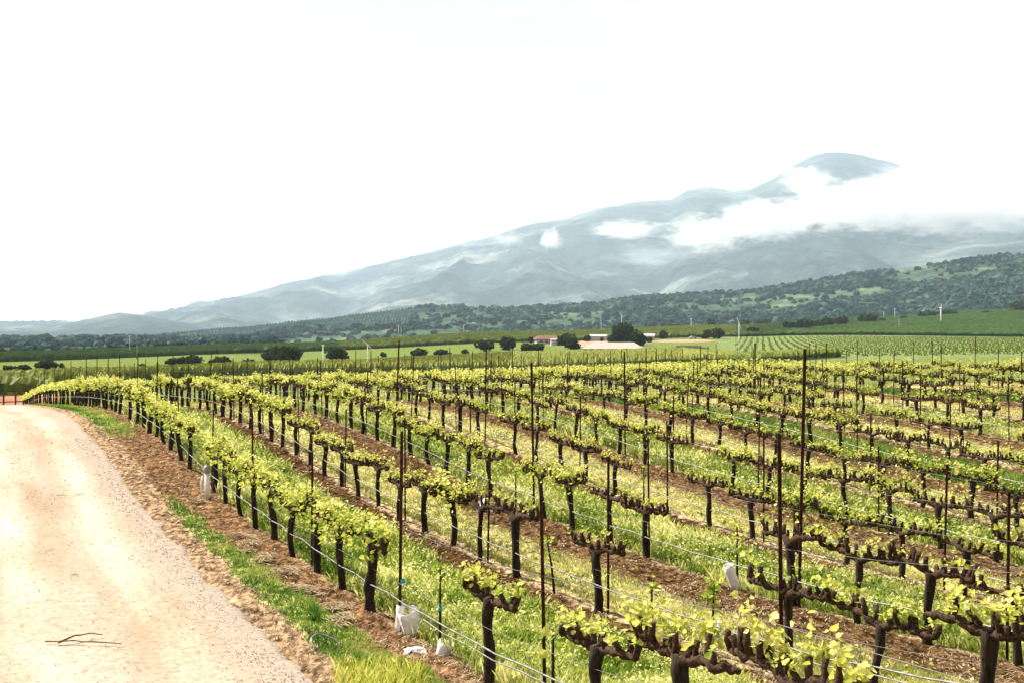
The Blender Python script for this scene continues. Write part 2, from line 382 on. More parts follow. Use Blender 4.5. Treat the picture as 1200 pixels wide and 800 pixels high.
# ------------------------------------------------------------------ dirt road
def road_material():
    m, nt, b = principled('road_dirt', 1.0, 0.0)
    t = nt.nodes.new('ShaderNodeTexCoord')
    sep = nt.nodes.new('ShaderNodeSeparateXYZ')
    mp = nt.nodes.new('ShaderNodeMapping'); mp.inputs['Rotation'].default_value = (0, 0, -TH)
    nt.links.new(t.outputs['Object'], mp.inputs[0]); nt.links.new(mp.outputs[0], sep.inputs[0])
    mp2 = nt.nodes.new('ShaderNodeMapping'); mp2.inputs['Scale'].default_value = (1.0, 0.22, 1)
    nt.links.new(mp.outputs[0], mp2.inputs[0])
    n1 = nt.nodes.new('ShaderNodeTexNoise'); n1.inputs['Scale'].default_value = 1.1; n1.inputs['Detail'].default_value = 7; nt.links.new(mp2.outputs[0], n1.inputs[0])
    n2 = nt.nodes.new('ShaderNodeTexNoise'); n2.inputs['Scale'].default_value = 13; n2.inputs['Detail'].default_value = 8; n2.inputs['Roughness'].default_value = 0.75; nt.links.new(t.outputs['Object'], n2.inputs[0])
    v = nt.nodes.new('ShaderNodeTexVoronoi'); v.inputs['Scale'].default_value = 26; nt.links.new(t.outputs['Object'], v.inputs['Vector'])
    r1 = ramp(nt, [(0.30, (0.29, 0.215, 0.15)), (0.48, (0.355, 0.29, 0.222)), (0.66, (0.40, 0.345, 0.28))])
    r2 = ramp(nt, [(0.32, (0.45, 0.40, 0.36)), (0.45, (0.95, 0.95, 0.95)), (0.7, (1.3, 1.3, 1.28))])
    r3 = ramp(nt, [(0.05, (0.62, 0.56, 0.52)), (0.16, (1, 1, 1))])
    nt.links.new(n1.outputs['Fac'], r1.inputs[0]); nt.links.new(n2.outputs['Fac'], r2.inputs[0]); nt.links.new(v.outputs['Distance'], r3.inputs[0])
    def mul(x, y, f=1.0):
        k = nt.nodes.new('ShaderNodeMix'); k.data_type = 'RGBA'; k.blend_type = 'MULTIPLY'; k.inputs[0].default_value = f
        nt.links.new(x, k.inputs[6]); nt.links.new(y, k.inputs[7]); return k.outputs[2]
    # gravel shoulder: greyer, pinker stone
    ad = nt.nodes.new('ShaderNodeMath'); ad.operation = 'MULTIPLY_ADD'; ad.inputs[1].default_value = 0.9
    nt.links.new(n1.outputs['Fac'], ad.inputs[0]); nt.links.new(sep.outputs['X'], ad.inputs[2])
    mr = nt.nodes.new('ShaderNodeMapRange'); mr.inputs['From Min'].default_value = 2.9; mr.inputs['From Max'].default_value = 3.5
    nt.links.new(ad.outputs[0], mr.inputs['Value'])
    k = nt.nodes.new('ShaderNodeMix'); k.data_type = 'RGBA'; k.inputs[7].default_value = (0.335, 0.285, 0.235, 1)
    nt.links.new(mr.outputs[0], k.inputs[0]); nt.links.new(r1.outputs[0], k.inputs[6])
    mrl = nt.nodes.new('ShaderNodeMapRange'); mrl.inputs['From Min'].default_value = 0.75; mrl.inputs['From Max'].default_value = 0.2; mrl.inputs['To Max'].default_value = 0.7
    adl = nt.nodes.new('ShaderNodeMath'); adl.operation = 'MULTIPLY_ADD'; adl.inputs[1].default_value = 1.2; nt.links.new(n1.outputs['Fac'], adl.inputs[0]); nt.links.new(sep.outputs['X'], adl.inputs[2])
    nt.links.new(adl.outputs[0], mrl.inputs['Value'])
    k2 = nt.nodes.new('ShaderNodeMix'); k2.data_type = 'RGBA'; k2.inputs[7].default_value = (0.19, 0.115, 0.065, 1)
    nt.links.new(mrl.outputs[0], k2.inputs[0]); nt.links.new(k.outputs[2], k2.inputs[6])
    ta = nt.nodes.new('ShaderNodeAttribute'); ta.attribute_name = 'track'
    rt = ramp(nt, [(0.0, (0.88, 0.84, 0.80)), (0.8, (1.1, 1.1, 1.1))]); nt.links.new(ta.outputs['Fac'], rt.inputs[0])
    nt.links.new(mul(mul(mul(k2.outputs[2], r2.outputs[0]), r3.outputs[0]), rt.outputs[0]), b.inputs['Base Color'])
    bp = nt.nodes.new('ShaderNodeBump'); bp.inputs['Distance'].default_value = 0.035; bp.inputs['Strength'].default_value = 0.6
    nt.links.new(n2.outputs['Fac'], bp.inputs['Height']); nt.links.new(bp.outputs[0], b.inputs['Normal'])
    return m
rc = np.concatenate([np.linspace(-3.2, 2.6, 40), np.linspace(2.7, 3.75, 16)]); rs = np.concatenate([np.arange(-12, 2, 1.0), np.arange(2, 60, 0.14), np.arange(60, 88, 1.0)])
Cc, Ss = np.meshgrid(rc, rs); Cc = Cc.ravel(); Ss = Ss.ravel()
rx, ry = xy(Cc, Ss)
edgew = 3.30 + 0.16 * (fbm(Ss * 0.8, Ss * 0 + 1, 3, 51) - 0.5) + 0.20 * (fbm(Ss * 5, Cc * 5, 3, 52) - 0.5)
rut = -0.03 * np.exp(-((Cc - 2.0) / 0.3) ** 2) - 0.03 * np.exp(-((Cc - 0.5) / 0.3) ** 2)
rz = base_h(rx, np.maximum(ry, 0.5)) - 0.0 + rut + 0.02 * (fbm(Cc * 1.3, Ss * 1.3, 3, 53) - 0.5) - 0.16 * smooth01(0, 0.22, Cc - edgew) - 0.16 * smooth01(-2.9, -3.2, Cc)
n = len(rc); ii = (np.arange(len(rs) - 1)[:, None] * n + np.arange(n - 1)[None, :]).ravel()
me = mesh_np('dirt_road', np.stack([rx, ry, rz], 1), np.stack([ii, ii + 1, ii + n + 1, ii + n], 1), {'track': ('FLOAT', np.exp(-((Cc + 0.25 * (fbm(Ss * 0.12, Ss * 0, 2, 54) - .5) - 2.25) / 0.26) ** 2) + np.exp(-((Cc + 0.25 * (fbm(Ss * 0.12, Ss * 0, 2, 54) - .5) - 0.75) / 0.28) ** 2))}, True)
tag(link('dirt_road', me, road_material()), kind='structure')

# ------------------------------------------------------------------ grass, weeds, gravel on the ground (uncountable: stuff)
def scatter_near(n, smin, smax, cmin, cmax, power=1.0):
    """Random spots on the vineyard floor, denser towards the camera, only inside (a bit more than) the view."""
    d = smin * (smax / smin) ** RNG.random(n)             # log-uniform depth
    px = RNG.uniform(-60, 1260, n)
    x = (px - 600) / FPX * d; c, s = cs(x, d)
    ok = (c > cmin) & (c < cmax)
    return x[ok], d[ok], c[ok], s[ok]

def blades(name, x, y, h, w, tint, mat, lean=0.45, seg=1):
    n = len(x); z = ground_h(x, y) - 0.01
    a = RNG.uniform(0, 2 * math.pi, n); la = RNG.uniform(0, 2 * math.pi, n); le = RNG.uniform(0.05, lean, n) * h
    bx, by = np.cos(a) * w / 2, np.sin(a) * w / 2
    tx, ty = x + np.cos(la) * le, y + np.sin(la) * le
    V = np.empty((n, 4, 3), np.float32)
    V[:, 0] = np.stack([x - bx, y - by, z], 1); V[:, 1] = np.stack([x + bx, y + by, z], 1)
    mx, my = x + np.cos(la) * le * 0.35, y + np.sin(la) * le * 0.35
    V[:, 2] = np.stack([mx + bx * 0.8, my + by * 0.8, z + h * 0.6], 1)
    V[:, 3] = np.stack([tx, ty, z + h * 0.97], 1)
    i = np.arange(n) * 4
    F = np.concatenate([np.stack([i, i + 1, i + 2], 1), np.stack([i, i + 2, i + 3], 1)])
    t = np.repeat(tint, 4).reshape(n, 4); t[:, :2] -= 0.08
    me = mesh_np(name, V.reshape(-1, 3), F, {'tint': ('FLOAT', t.ravel())})
    return link(name, me, mat)

def broad_leaves(name, x, y, zoff, size, tint, mat):
    """Little weed leaves: a folded four-cornered leaf at a random tilt."""
    n = len(x); z = ground_h(x, y) + zoff
    P = np.stack([x, y, z], 1)
    u = RNG.normal(size=(n, 3)); u[:, 2] = u[:, 2] * 0.6 + 0.35; u /= np.linalg.norm(u, axis=1)[:, None]
    q = RNG.normal(size=(n, 3)); v = np.cross(u, q); v /= np.linalg.norm(v, axis=1)[:, None]
    s = size[:, None]
    V = np.stack([P, P + u * s * 0.5 + v * s * 0.3, P + u * s, P + u * s * 0.5 - v * s * 0.3], 1)
    i = np.arange(n) * 4
    F = np.concatenate([np.stack([i, i + 1, i + 2], 1), np.stack([i, i + 2, i + 3], 1)])
    me = mesh_np(name, V.reshape(-1, 3), F, {'tint': ('FLOAT', np.repeat(tint, 4))})
    return link(name, me, mat)

x, y, c, s = scatter_near(680000, 8, 75, 3.7, C0 + 12.5 * ROWSP)
g, dry, dark, vg = ground_cover(c, s)
keep = RNG.random(len(x)) < g * 0.95
x, y, c, s, g, dry, vg = (q[keep] for q in (x, y, c, s, g, dry, vg))
kidx = np.clip(np.floor((c - C0) / ROWSP), 0, 12).astype(int)
kinds = np.array([{'lush': 0, 'dry': 1, 'green': 2}[band_kind(i)] for i in range(13)])[kidx]
kinds = np.where(c < C0 - 0.3, 3, kinds)
patch = fbm(x * 0.6, y * 0.6, 3, 61)
lod = np.maximum(1, y / 16)
for kd, nm, mt, hh, ww, lb in ((0, 'weeds_and_grass', 'grass_lush', 0.16, 0.012, 'lush pale green weeds and grass growing between the vine rows'),
                           (1, 'dry_grass', 'grass_dry', 0.075, 0.010, 'short yellow grass drying out between the vine rows'),
                           (2, 'green_grass', 'grass_green', 0.15, 0.014, 'bright green grass strip between the far vine rows'),
                           (3, 'verge_grass', 'grass_green', 0.06, 0.013, 'green and yellow grass verge between dirt road and vines')):
    q = kinds == kd
    if kd == 1: q &= RNG.random(len(x)) < 0.85
    n = q.sum()
    tint = np.clip(0.13 + 1.0 * (patch[q] - 0.28) + 0.9 * (fbm(x[q] * 2.6, y[q] * 2.6, 3, 67) - 0.5) + RNG.normal(0, 0.2, n), 0, 1)
    if kd == 0: tint = np.clip(tint + 0.22, 0, 1)
    if kd == 2: tint = np.clip(tint + 0.18, 0, 1)
    if kd == 3: tint = np.clip(RNG.normal(0, 0.12, n) + 0.25 + 1.5 * (fbm(x[q] * 2.2, y[q] * 2.2, 3, 66) - 0.42) + 0.45 * smooth01(3.95, 4.4, c[q]) + 0.25 * smooth01(14, 9, s[q]), 0, 1)
    h = hh * RNG.uniform(0.5, 1.4, n) * (0.6 + 0.8 * patch[q]) * np.minimum(lod[q], 1.6) ** 0.4
    w = ww * lod[q] ** 0.85 * RNG.uniform(0.7, 1.4, n)
    tag(blades(nm, x[q], y[q], h, w, tint, M[mt], 0.7), lb, kind='stuff')

# broad-leaved weeds in the lush strips, thick behind the first row
x, y, c, s = scatter_near(230000, 8, 42, C0, C0 + 11 * ROWSP)
g, dry, dark, vg = ground_cover(c, s)
kidx = np.clip(np.floor((c - C0) / ROWSP), 0, 12).astype(int)
lush = np.array([1.0 if band_kind(i) == 'lush' else 0.08 for i in range(13)])[kidx]
keep = RNG.random(len(x)) < g * lush
x, y, c, s = (q[keep] for q in (x, y, c, s))
hh = 0.05 + 0.22 * fbm(x * 1.6, y * 1.6, 3, 71)
zo = RNG.random(len(x)) * hh * 1.4
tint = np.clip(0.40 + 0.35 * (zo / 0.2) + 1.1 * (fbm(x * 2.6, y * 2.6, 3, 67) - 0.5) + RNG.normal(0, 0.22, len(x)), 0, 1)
tag(broad_leaves('weed_leaves', x, y, zo, np.maximum(1, y / 15) ** 0.8 * RNG.uniform(0.022, 0.06, len(x)), tint, M['grass_lush']),
    'pale leafy weeds crowding the strips behind the vine rows', kind='stuff')

M['grass_tall'] = leaf_mat('grass_tall', [(0.0, (0.10, 0.17, 0.02)), (0.45, (0.36, 0.38, 0.05)), (1.0, (0.78, 0.68, 0.22))], 0.5)
# tall dry tuft by the lower edge
def tuft_patch(name, px0, px1, py0, py1, n, h, mat, t0, label):
    px = px0 + (px1 - px0) * RNG.beta(2.2, 1.8, n); py = py0 + (py1 - py0) * RNG.beta(1.6, 1.1, n)
    d = np.full(n, 12.0)
    for _ in range(6): d = FPX * (EYE - base_h((px - 600) / FPX * d, d)) / (py - 390)
    x = (px - 600) / FPX * d
    tag(blades(name, x, d, h * RNG.uniform(0.2, 1.1, n), 0.0045 * RNG.uniform(0.6, 1.4, n), np.clip(t0 + RNG.normal(0, 0.2, n), 0, 1), M[mat], 0.6), label, kind='stuff')
tuft_patch('tall_grass', 385, 498, 783, 860, 8000, 0.22, 'grass_tall', 0.55, 'tall yellow green grass growing at the road end of the first row')
tuft_patch('verge_clump', 362, 372, 716, 730, 420, 0.16, 'grass_green', 0.2, 'dark green clump standing up in the grass verge')

# loose stones: gravel shoulder and pebbles on the road
def stones(name, x, y, r, mat, zfun):
    n = len(x); z = zfun(x, y)
    base = np.array([(1, 0, 0), (0, 1, 0), (-1, 0, 0), (0, -1, 0), (0, 0, .7), (0, 0, -.5)], float)
    V = base[None] * RNG.uniform(0.6, 1.3, (n, 6, 1)) * r[:, None, None]
    a = RNG.uniform(0, 6.28, n); ca, sa = np.cos(a)[:, None], np.sin(a)[:, None]
    X = V[:, :, 0] * ca - V[:, :, 1] * sa; Y = V[:, :, 0] * sa + V[:, :, 1] * ca
    V[:, :, 0] = X; V[:, :, 1] = Y; V += np.stack([x, y, z], 1)[:, None]
    f = np.array([(0, 1, 4), (1, 2, 4), (2, 3, 4), (3, 0, 4), (1, 0, 5), (2, 1, 5), (3, 2, 5), (0, 3, 5)])
    F = (f[None] + (np.arange(n) * 6)[:, None, None]).reshape(-1, 3)
    return link(name, mesh_np(name, V.reshape(-1, 3), F), mat)
x, y, c, s = scatter_near(90000, 8, 32, 2.4, 3.75)
keep = RNG.random(len(x)) < 0.75 * np.exp(-((c - 3.05) / 0.20) ** 2) + 0.08 * (c < 3.2)
x, y = x[keep], y[keep]
tag(stones('gravel', x, y, RNG.uniform(0.005, 0.014, len(x)) * np.maximum(1, y / 16), M['gravel'], lambda a, b: base_h(a, b) + 0.006), 'pale gravel shoulder along the right edge of the dirt road', kind='stuff')
x, y, c, s = scatter_near(9000, 8, 40, -3.0, 2.6)
tag(stones('pebbles', x, y, RNG.uniform(0.004, 0.012, len(x)) * np.maximum(1, y / 14), M['gravel'], lambda a, b: base_h(a, b) + 0.004), 'small pebbles scattered over the dirt road', kind='stuff')
x, y, c, s = scatter_near(42000, 8, 45, 3.6, C0 + 9 * ROWSP)
g, dry, dark, vg = ground_cover(c, s)
keep = (RNG.random(len(x)) < (1 - g) * np.where(c < C0, 0.9, 0.4))
x, y = x[keep], y[keep]
M['clod'] = noise_mat('clod', (0.091, 0.049, 0.028), (0.294, 0.189, 0.112), 6, 0.98)
tag(stones('soil_clods', x, y, RNG.uniform(0.008, 0.035, len(x)) ** 1.0 * np.maximum(1, y / 18), M['clod'], lambda a, b: ground_h(a, b)), 'crumbled brown soil clods under and beside the vines', kind='stuff')

def litter(name, x, y, ln, wd, mat, tint):
    n = len(x); z = ground_h(x, y) + RNG.uniform(0.004, 0.03, n); a = RNG.uniform(0, math.pi, n)
    u, v = np.cos(a) * ln, np.sin(a) * ln; p, q = -np.sin(a) * wd, np.cos(a) * wd; dz = RNG.uniform(-0.012, 0.02, n)
    V = np.stack([np.stack([x - u - p, y - v - q, z], 1), np.stack([x - u + p, y - v + q, z], 1), np.stack([x + u + p, y + v + q, z + dz], 1), np.stack([x + u - p, y + v - q, z + dz], 1)], 1)
    i = np.arange(n) * 4
    return link(name, mesh_np(name, V.reshape(-1, 3), np.stack([i, i + 1, i + 2, i + 3], 1), {'tint': ('FLOAT', np.repeat(tint, 4))}), mat)
M['litter'] = leaf_mat('litter', [(0.0, (0.04, 0.0224, 0.0112)), (0.45, (0.24, 0.152, 0.08)), (1.0, (0.576, 0.464, 0.304))], 0.1)
x, y, c, s = scatter_near(150000, 8, 45, 3.4, C0 + 11 * ROWSP)
g, dry, dark, vg = ground_cover(c, s)
keep = RNG.random(len(x)) < (1.05 - g) * (0.25 + 0.9 * smooth01(0.42, 0.62, fbm(x * 1.3, y * 1.3, 3, 83)))
x, y = x[keep], y[keep]
tag(litter('straw_litter', x, y, RNG.uniform(0.012, 0.04, len(x)) * np.maximum(1, y / 18), RNG.uniform(0.0015, 0.004, len(x)) * np.maximum(1, y / 11), M['litter'], np.clip(RNG.normal(0.5, 0.28, len(x)), 0, 1)), 'straw, bark and prunings littering the bare soil', kind='stuff')

# ------------------------------------------------------------------ grapevines
def leaf_template(n=0):
    """One lobed vine leaf about 1 unit long, cupped, seven outline points round a centre."""
    out_ = [(0, 0.0), (0.42, 0.05), (0.50, 0.45), (0.30, 0.62), (0.0, 1.0), (-0.30, 0.62), (-0.50, 0.45), (-0.42, 0.05)]
    vs = [(0, 0.38, -0.07)] + [(a, b, 0.10 * abs(a) + 0.05 * b * b) for a, b in out_]
    fs = [(0, i + 1, (i + 1) % 8 + 1) for i in range(8)]
    return np.array(vs), np.array(fs)
LV, LF = leaf_template()
def small_leaf():
    vs = np.array([(0, 0, 0), (0.45, 0.35, 0.1), (0, 1, 0), (-0.45, 0.35, 0.1)]); return vs, np.array([(0, 1, 2), (0, 2, 3)])
SV, SF = small_leaf()

def leaf_frame(rng):
    n = Vector((rng.gauss(0, 0.6), rng.gauss(0, 0.6), rng.uniform(0.1, 1.2))).normalized()
    d = Vector((rng.gauss(0, 1), rng.gauss(0, 1), rng.gauss(-0.1, 0.5)))
    d = (d - n * d.dot(n)).normalized(); s = d.cross(n)
    return Matrix((s, d, n)).transposed()

def vine_proto(seed, dense):
    rng = random.Random(seed); random.seed(seed * 13 + 1)
    hgt = rng.uniform(0.80, 0.90)
    # trunk
    tb = MB(); ph = rng.uniform(0, 6); lean = rng.uniform(-0.05, 0.05); pts = []; rads = []
    r0 = rng.uniform(0.046, 0.068)
    for i in range(9):
        t = i / 8
        pts.append((lean * t + 0.018 * math.sin(ph + t * 7), 0.018 * math.cos(ph * 2 + t * 6), -0.08 + (hgt + 0.08) * t))
        rads.append(r0 * (1.25 if i == 0 else 1.0 - 0.15 * t + 0.12 * rng.uniform(-1, 1)) * (1.22 if i >= 7 else 1))
    tb.tube(pts, rads, 8, True, 0.16)
    head = Vector(pts[-1])
    fork = rng.random() < 0.5
    # cordons
    cords = []; spurs = []
    for sgn in (-1, 1):
        cb = MB(); cp = []; cr_ = []
        rise = 0.10 if fork else 0.05
        L = 0.70
        for i in range(17):
            t = i / 16
            cp.append(head + Vector((sgn * L * t, 0.025 * math.sin(ph + 9 * t), -0.04 + rise * math.sin(min(1, t * 2.2) * math.pi / 2) + rng.uniform(-0.018, 0.018))))
            cr_.append((0.044 - 0.015 * t) * rng.uniform(0.72, 1.32))
        cb.tube(cp, cr_, 7, True, 0.24)
        for i in range(2, 17, 2):
            if rng.random() < 0.88:
                b = cp[i]; l = rng.uniform(0.08, 0.21); tip = b + Vector((rng.uniform(-0.05, 0.05), rng.uniform(-0.05, 0.05), l))
                mid = (b + tip) / 2 + Vector((rng.uniform(-0.03, 0.03), rng.uniform(-0.02, 0.02), 0))
                cb.tube([b, mid, tip], [0.030, 0.024 * rng.uniform(0.9, 1.5), 0.028 * rng.uniform(0.7, 1.3)], 6, True, 0.2)
                spurs.append(tip)
        cords.append(cb)
    # leaves
    leaves = []
    nsh = {0: 0.62, 1: 1.0, 2: 1.5}[dense]
    for sp in spurs:
        for _ in range(2 if rng.random() < nsh - 0.5 else 1):
            if dense == 0 and rng.random() < 0.40: continue
            if dense == 1 and rng.random() < 0.12: continue
            l = rng.uniform(0.03, 0.20) * (1 + 0.3 * dense) * (1.8 if rng.random() < 0.10 else 1); dirv = Vector((rng.gauss(0, 0.45), rng.gauss(0, 0.5), 1)).normalized()
            nl = rng.randint(4, 7) + 2 * dense
            for q in range(nl):
                p = sp + dirv * l * (q / nl) + Vector((rng.gauss(0, 0.035), rng.gauss(0, 0.04), rng.gauss(0, 0.02)))
                leaves.append((p, leaf_frame(rng), rng.uniform(0.028, 0.068) * (0.85 if q == nl - 1 else 1), min(1, max(0, 0.45 + 0.28 * q / nl + rng.gauss(0, 0.14)))))
    if dense == 2:
        for _ in range(120):
            p = Vector((rng.uniform(-0.66, 0.66), rng.gauss(0, 0.12), hgt + rng.uniform(-0.12, 0.22)))
            leaves.append((p, leaf_frame(rng), rng.uniform(0.045, 0.085), min(1, max(0, rng.gauss(0.45, 0.15)))))
    return tb, cords, leaves, spurs, hgt

def leaves_mesh(name, leaves, big=True):
    V = []; F = []; T = []; TV, TF = (LV, LF) if big else (SV, SF)
    for i, (p, m, s, t) in enumerate(leaves):
        A = np.array(m)
        V.append(TV @ A.T * s + np.array(p)); F.append(TF + len(TV) * i); T += [t] * len(TV)
    return mesh_np(name, np.concatenate(V), np.concatenate(F), {'tint': ('FLOAT', T)})

PROTO = []
for i in range(12):
    dense = (1, 0, 1, 2, 1, 0, 2, 1, 2, 1, 0, 2)[i]
    tb, cords, lv, sp, hg = vine_proto(100 + i, dense)
    tm = tb.mesh('trunk', True); tm.materials.append(M['bark'])
    cm = [c_.mesh('cordon', True) for c_ in cords]
    for q in cm: q.materials.append(M['cordon_bark'])
    fm = leaves_mesh('foliage', lv); fm.materials.append(M['vine_leaf'])
    PROTO.append(dict(dense=dense, trunk=tm, cord=cm, leaves=lv, fol=fm, h=hg))
LEAF_ME = []
for t in (0.25, 0.4, 0.55, 0.7, 0.85):
    q = mesh_np('leaf', LV, LF, {'tint': ('FLOAT', [t] * len(LV))}); q.materials.append(M['vine_leaf']); LEAF_ME.append(q)

ORD1 = ['zeroth', 'first', 'second', 'third', 'fourth', 'fifth', 'sixth', 'seventh', 'eighth', 'ninth', 'tenth', 'eleventh', 'twelfth', 'thirteenth',
        'fourteenth', 'fifteenth', 'sixteenth', 'seventeenth', 'eighteenth', 'nineteenth']
TENS = ['', '', 'twent', 'thirt', 'fort', 'fift', 'sixt', 'sevent', 'eight', 'ninet']
def ordw(n):
    if n < 20: return ORD1[n]
    t, u = divmod(n, 10)
    return TENS[t] + 'ieth' if u == 0 else TENS[t] + 'y-' + ORD1[u]
ROWNAME = ['row beside the dirt road'] + [f'{ordw(i + 1)} row from the dirt road' for i in range(1, NROW)]

VSTEP = 1.35
PHASE = [1.22, 0.40, 0.0, 0.9, 0.3, 1.1, 0.6, 0.2, 0.95, 0.5, 1.2, 0.1, 0.8]
rv = random.Random(5)
spots = []
for k in range(NROW):
    c = C0 + k * ROWSP
    smax = 112 if k == 0 else (100 if k == 1 else 78)
    s = PHASE[k] + VSTEP * 3
    while s < smax:
        if rv.random() > 0.045 or s < 13: spots.append((k, s))
        s += VSTEP
SKIP = {(0, 13.37), (0, 12.02), (0, 10.67), (0, 9.32), (0, 7.97), (0, 6.62), (0, 5.27)}
def skipped(k, s):
    return any(k == a and abs(s - b) < 0.3 for a, b in SKIP) or (k == 2 and abs(s - 14.85) < 0.3) or (k == 1 and (abs(s - 12.55) < 0.3 or abs(s - 11.2) < 0.3 or abs(s - 15.25) < .3)) or (k == 2 and (abs(s - 22.95) < 0.3)) or (k == 3 and abs(s - 22.5) < 0.3)
spots = [q for q in spots if not skipped(*q)] + [(0, 10.96), (0, 8.6), (0, 7.3), (0, 5.95)]
vis = []
for k, s in spots:
    x, y = xy(C0 + k * ROWSP + rv.uniform(-0.03, 0.03), s + rv.uniform(-0.06, 0.06))
    if y < 5.6: continue
    z = hz(x, y); px, py = project(x, y, z + 1.0)
    if -90 < px < 1480 and 380 < py < 925 and not (y > 55 and k > 1 and s > 72):
        vis.append((y, k, s, x, y, z, px))
vis.sort()
LIMIT = 295
inview = [q for q in vis if -40 < q[6] < 1245]
near_v = inview[:LIMIT]; far_v = inview[LIMIT:] + [q for q in vis if not (-40 < q[6] < 1245)]
counter = {}
order = {}
for k in range(NROW):
    for j, q in enumerate(sorted([q for q in near_v if q[1] == k], key=lambda t: t[2])): order[(k, q[2])] = j + 1
ang_row = math.pi / 2 + TH            # along the row
leaf_budget = 8
for j, (d_, k, s, x, y, z, px) in enumerate(near_v):
    if k == 0: choices = [i for i, p in enumerate(PROTO) if p['dense'] == 2] if s > 13 or rv.random() < 0.3 else [0, 1, 2]
    else: choices = [i for i, p in enumerate(PROTO) if p['dense'] <= 1] if (rv.random() < 0.8 and d_ < 20) else ([i for i, p in enumerate(PROTO) if p['dense'] >= 1] if rv.random() < 0.8 else list(range(12)))
    if k == 1 and s < 8: choices = [3, 6]
    pi = rv.choice(choices); P = PROTO[pi]
    e = bpy.data.objects.new('grapevine', None); COL.objects.link(e)
    sc_ = rv.uniform(0.90, 1.10)
    e.location = (x, y, z); e.scale = (1, rv.uniform(0.9, 1.15), sc_)
    e.rotation_euler = (rv.gauss(0, 0.03), rv.gauss(0, 0.05), ang_row + (math.pi if rv.random() < 0.5 else 0) + rv.uniform(-0.07, 0.07))
    look = {0: 'sparsely leafed', 1: 'leafy', 2: 'thick bushy'}[P['dense']]
    tag(e, f"{look} grapevine, {ordw(order[(k, s)])} from the near end of the {ROWNAME[k]}", 'grapevine', 'grapevines along the trellis rows')
    t_ = link('trunk', P['trunk'], None, e)
    t_.rotation_euler.z = 0.0
    for q in P['cord']: link('cordon', q, None, e)
    if j < leaf_budget:                                # the nearest vines: every leaf a piece of its own
        for (p, m, s_, t) in P['leaves'][:230]:
            o = link('leaf', LEAF_ME[min(4, max(0, int(t * 5)))], None, e)
            o.matrix_local = Matrix.Translation(p) @ m.to_4x4() @ Matrix.Scale(s_ * 1.12, 4)
    else:
        tag(link('foliage', P['fol'], None, e), kind='stuff')
# vines too far off to pick apart
V = []; F = []; VL = []; nv = 0; fl = []
tbm = MB(); lvs = []
for (d_, k, s, x, y, z, px) in far_v:
    tbm.tube([(x, y, z - 0.05), (x + rv.uniform(-.04, .04), y, z + 0.45), (x, y, z + 0.88)], [0.055, 0.045, 0.055], 5, False, 0.2)
    u = Vector((-SI, CO, 0))
    for sg in (-1, 1):
        a = Vector((x, y, z + 0.86)); tbm.tube([a, a + u * sg * 0.33 + Vector((0, 0, 0.03)), a + u * sg * 0.68], [0.04, 0.036, 0.03], 4, False, 0.25)
        for _ in range(5):
            b = a + u * sg * rv.uniform(0.05, 0.66); tbm.tube([b, b + Vector((rv.uniform(-.03, .03), rv.uniform(-.03, .03), rv.uniform(0.08, 0.18)))], [0.028, 0.022], 4, False)
    for _ in range(62 if k > 0 else 80):
        t = rv.uniform(-0.68, 0.68)
        p = Vector((x, y, z)) + u * t + Vector((CO, SI, 0)) * rv.gauss(0, 0.09) + Vector((0, 0, rv.uniform(0.9, 1.28)))
        lvs.append((p, leaf_frame(rv), rv.uniform(0.09, 0.16), min(1, max(0, rv.gauss(0.58, 0.17)))))
o = link('distant_vine_trunks', tbm.mesh('distant_vine_trunks', False), M['bark']); tag(o, 'dark trunks and arms of the outlying vines along the crest and the block edges', kind='stuff')
o = link('distant_vine_foliage', leaves_mesh('distant_vine_foliage', lvs, False), M['vine_leaf']); tag(o, 'yellow green leaves of the outlying vines along the crest and the block edges', kind='stuff')
print('vines', len(near_v), len(far_v), 'last depth', near_v[-1][0])

# young vines and short stems
def young_vine(k, s, h, label, nleaf=26, tube=None, cat='young vine', spread=0.07, lean=(0, 0)):
    x, y = xy(C0 + k * ROWSP, s); z = hz(x, y)
    e = bpy.data.objects.new('young_vine', None); COL.objects.link(e); e.location = (x, y, z)
    tag(e, label, cat)
    b = MB(); b.tube([(0, 0, -0.05), (lean[0] * .4, lean[1] * .4, h * 0.5), (lean[0], lean[1], h)], [0.022, 0.016, 0.012], 7, True, 0.2)
    link('stem', b.mesh('stem', True), M['bark'], e)
    r_ = random.Random(int(s * 100) + k)
    lv = [(Vector((lean[0], lean[1], 0)) + Vector((r_.gauss(0, spread), r_.gauss(0, spread), h - r_.random() ** 1.5 * h * 0.45 + 0.05)), leaf_frame(r_), r_.uniform(0.05, 0.10), r_.gauss(0.4, 0.15)) for _ in range(nleaf)]
    tag(link('foliage', leaves_mesh('foliage', lv), M['vine_leaf'], e), kind='stuff')
    return e
young_vine(0, 12.25, 0.98, 'thin young vine tied with a blue tie above a crumpled white sleeve', 14)
young_vine(0, 9.45, 0.80, 'slim dark vine stem against the rusty stake nearest the lower edge', 16, spread=0.12)
young_vine(1, 15.25, 0.82, 'thin leaning young vine in bare soil between two full vines of the second row', 26, lean=(-0.12, 0.03), spread=0.10)
young_vine(1, 12.55, 0.62, 'small green seedling vine under the hose of the second row', 16)
young_vine(1, 11.2, 0.86, 'bright green young vine growing out of an upright white tube', 60, spread=0.05)
young_vine(2, 14.85, 1.0, 'thin young vine above the leaning white tube in the third row', 36, spread=0.11)
young_vine(2, 22.95, 0.8, 'short young vine beside the torn white paper in the third row', 20)
young_vine(3, 22.5, 0.85, 'small young vine filling a gap in the fourth row', 24)

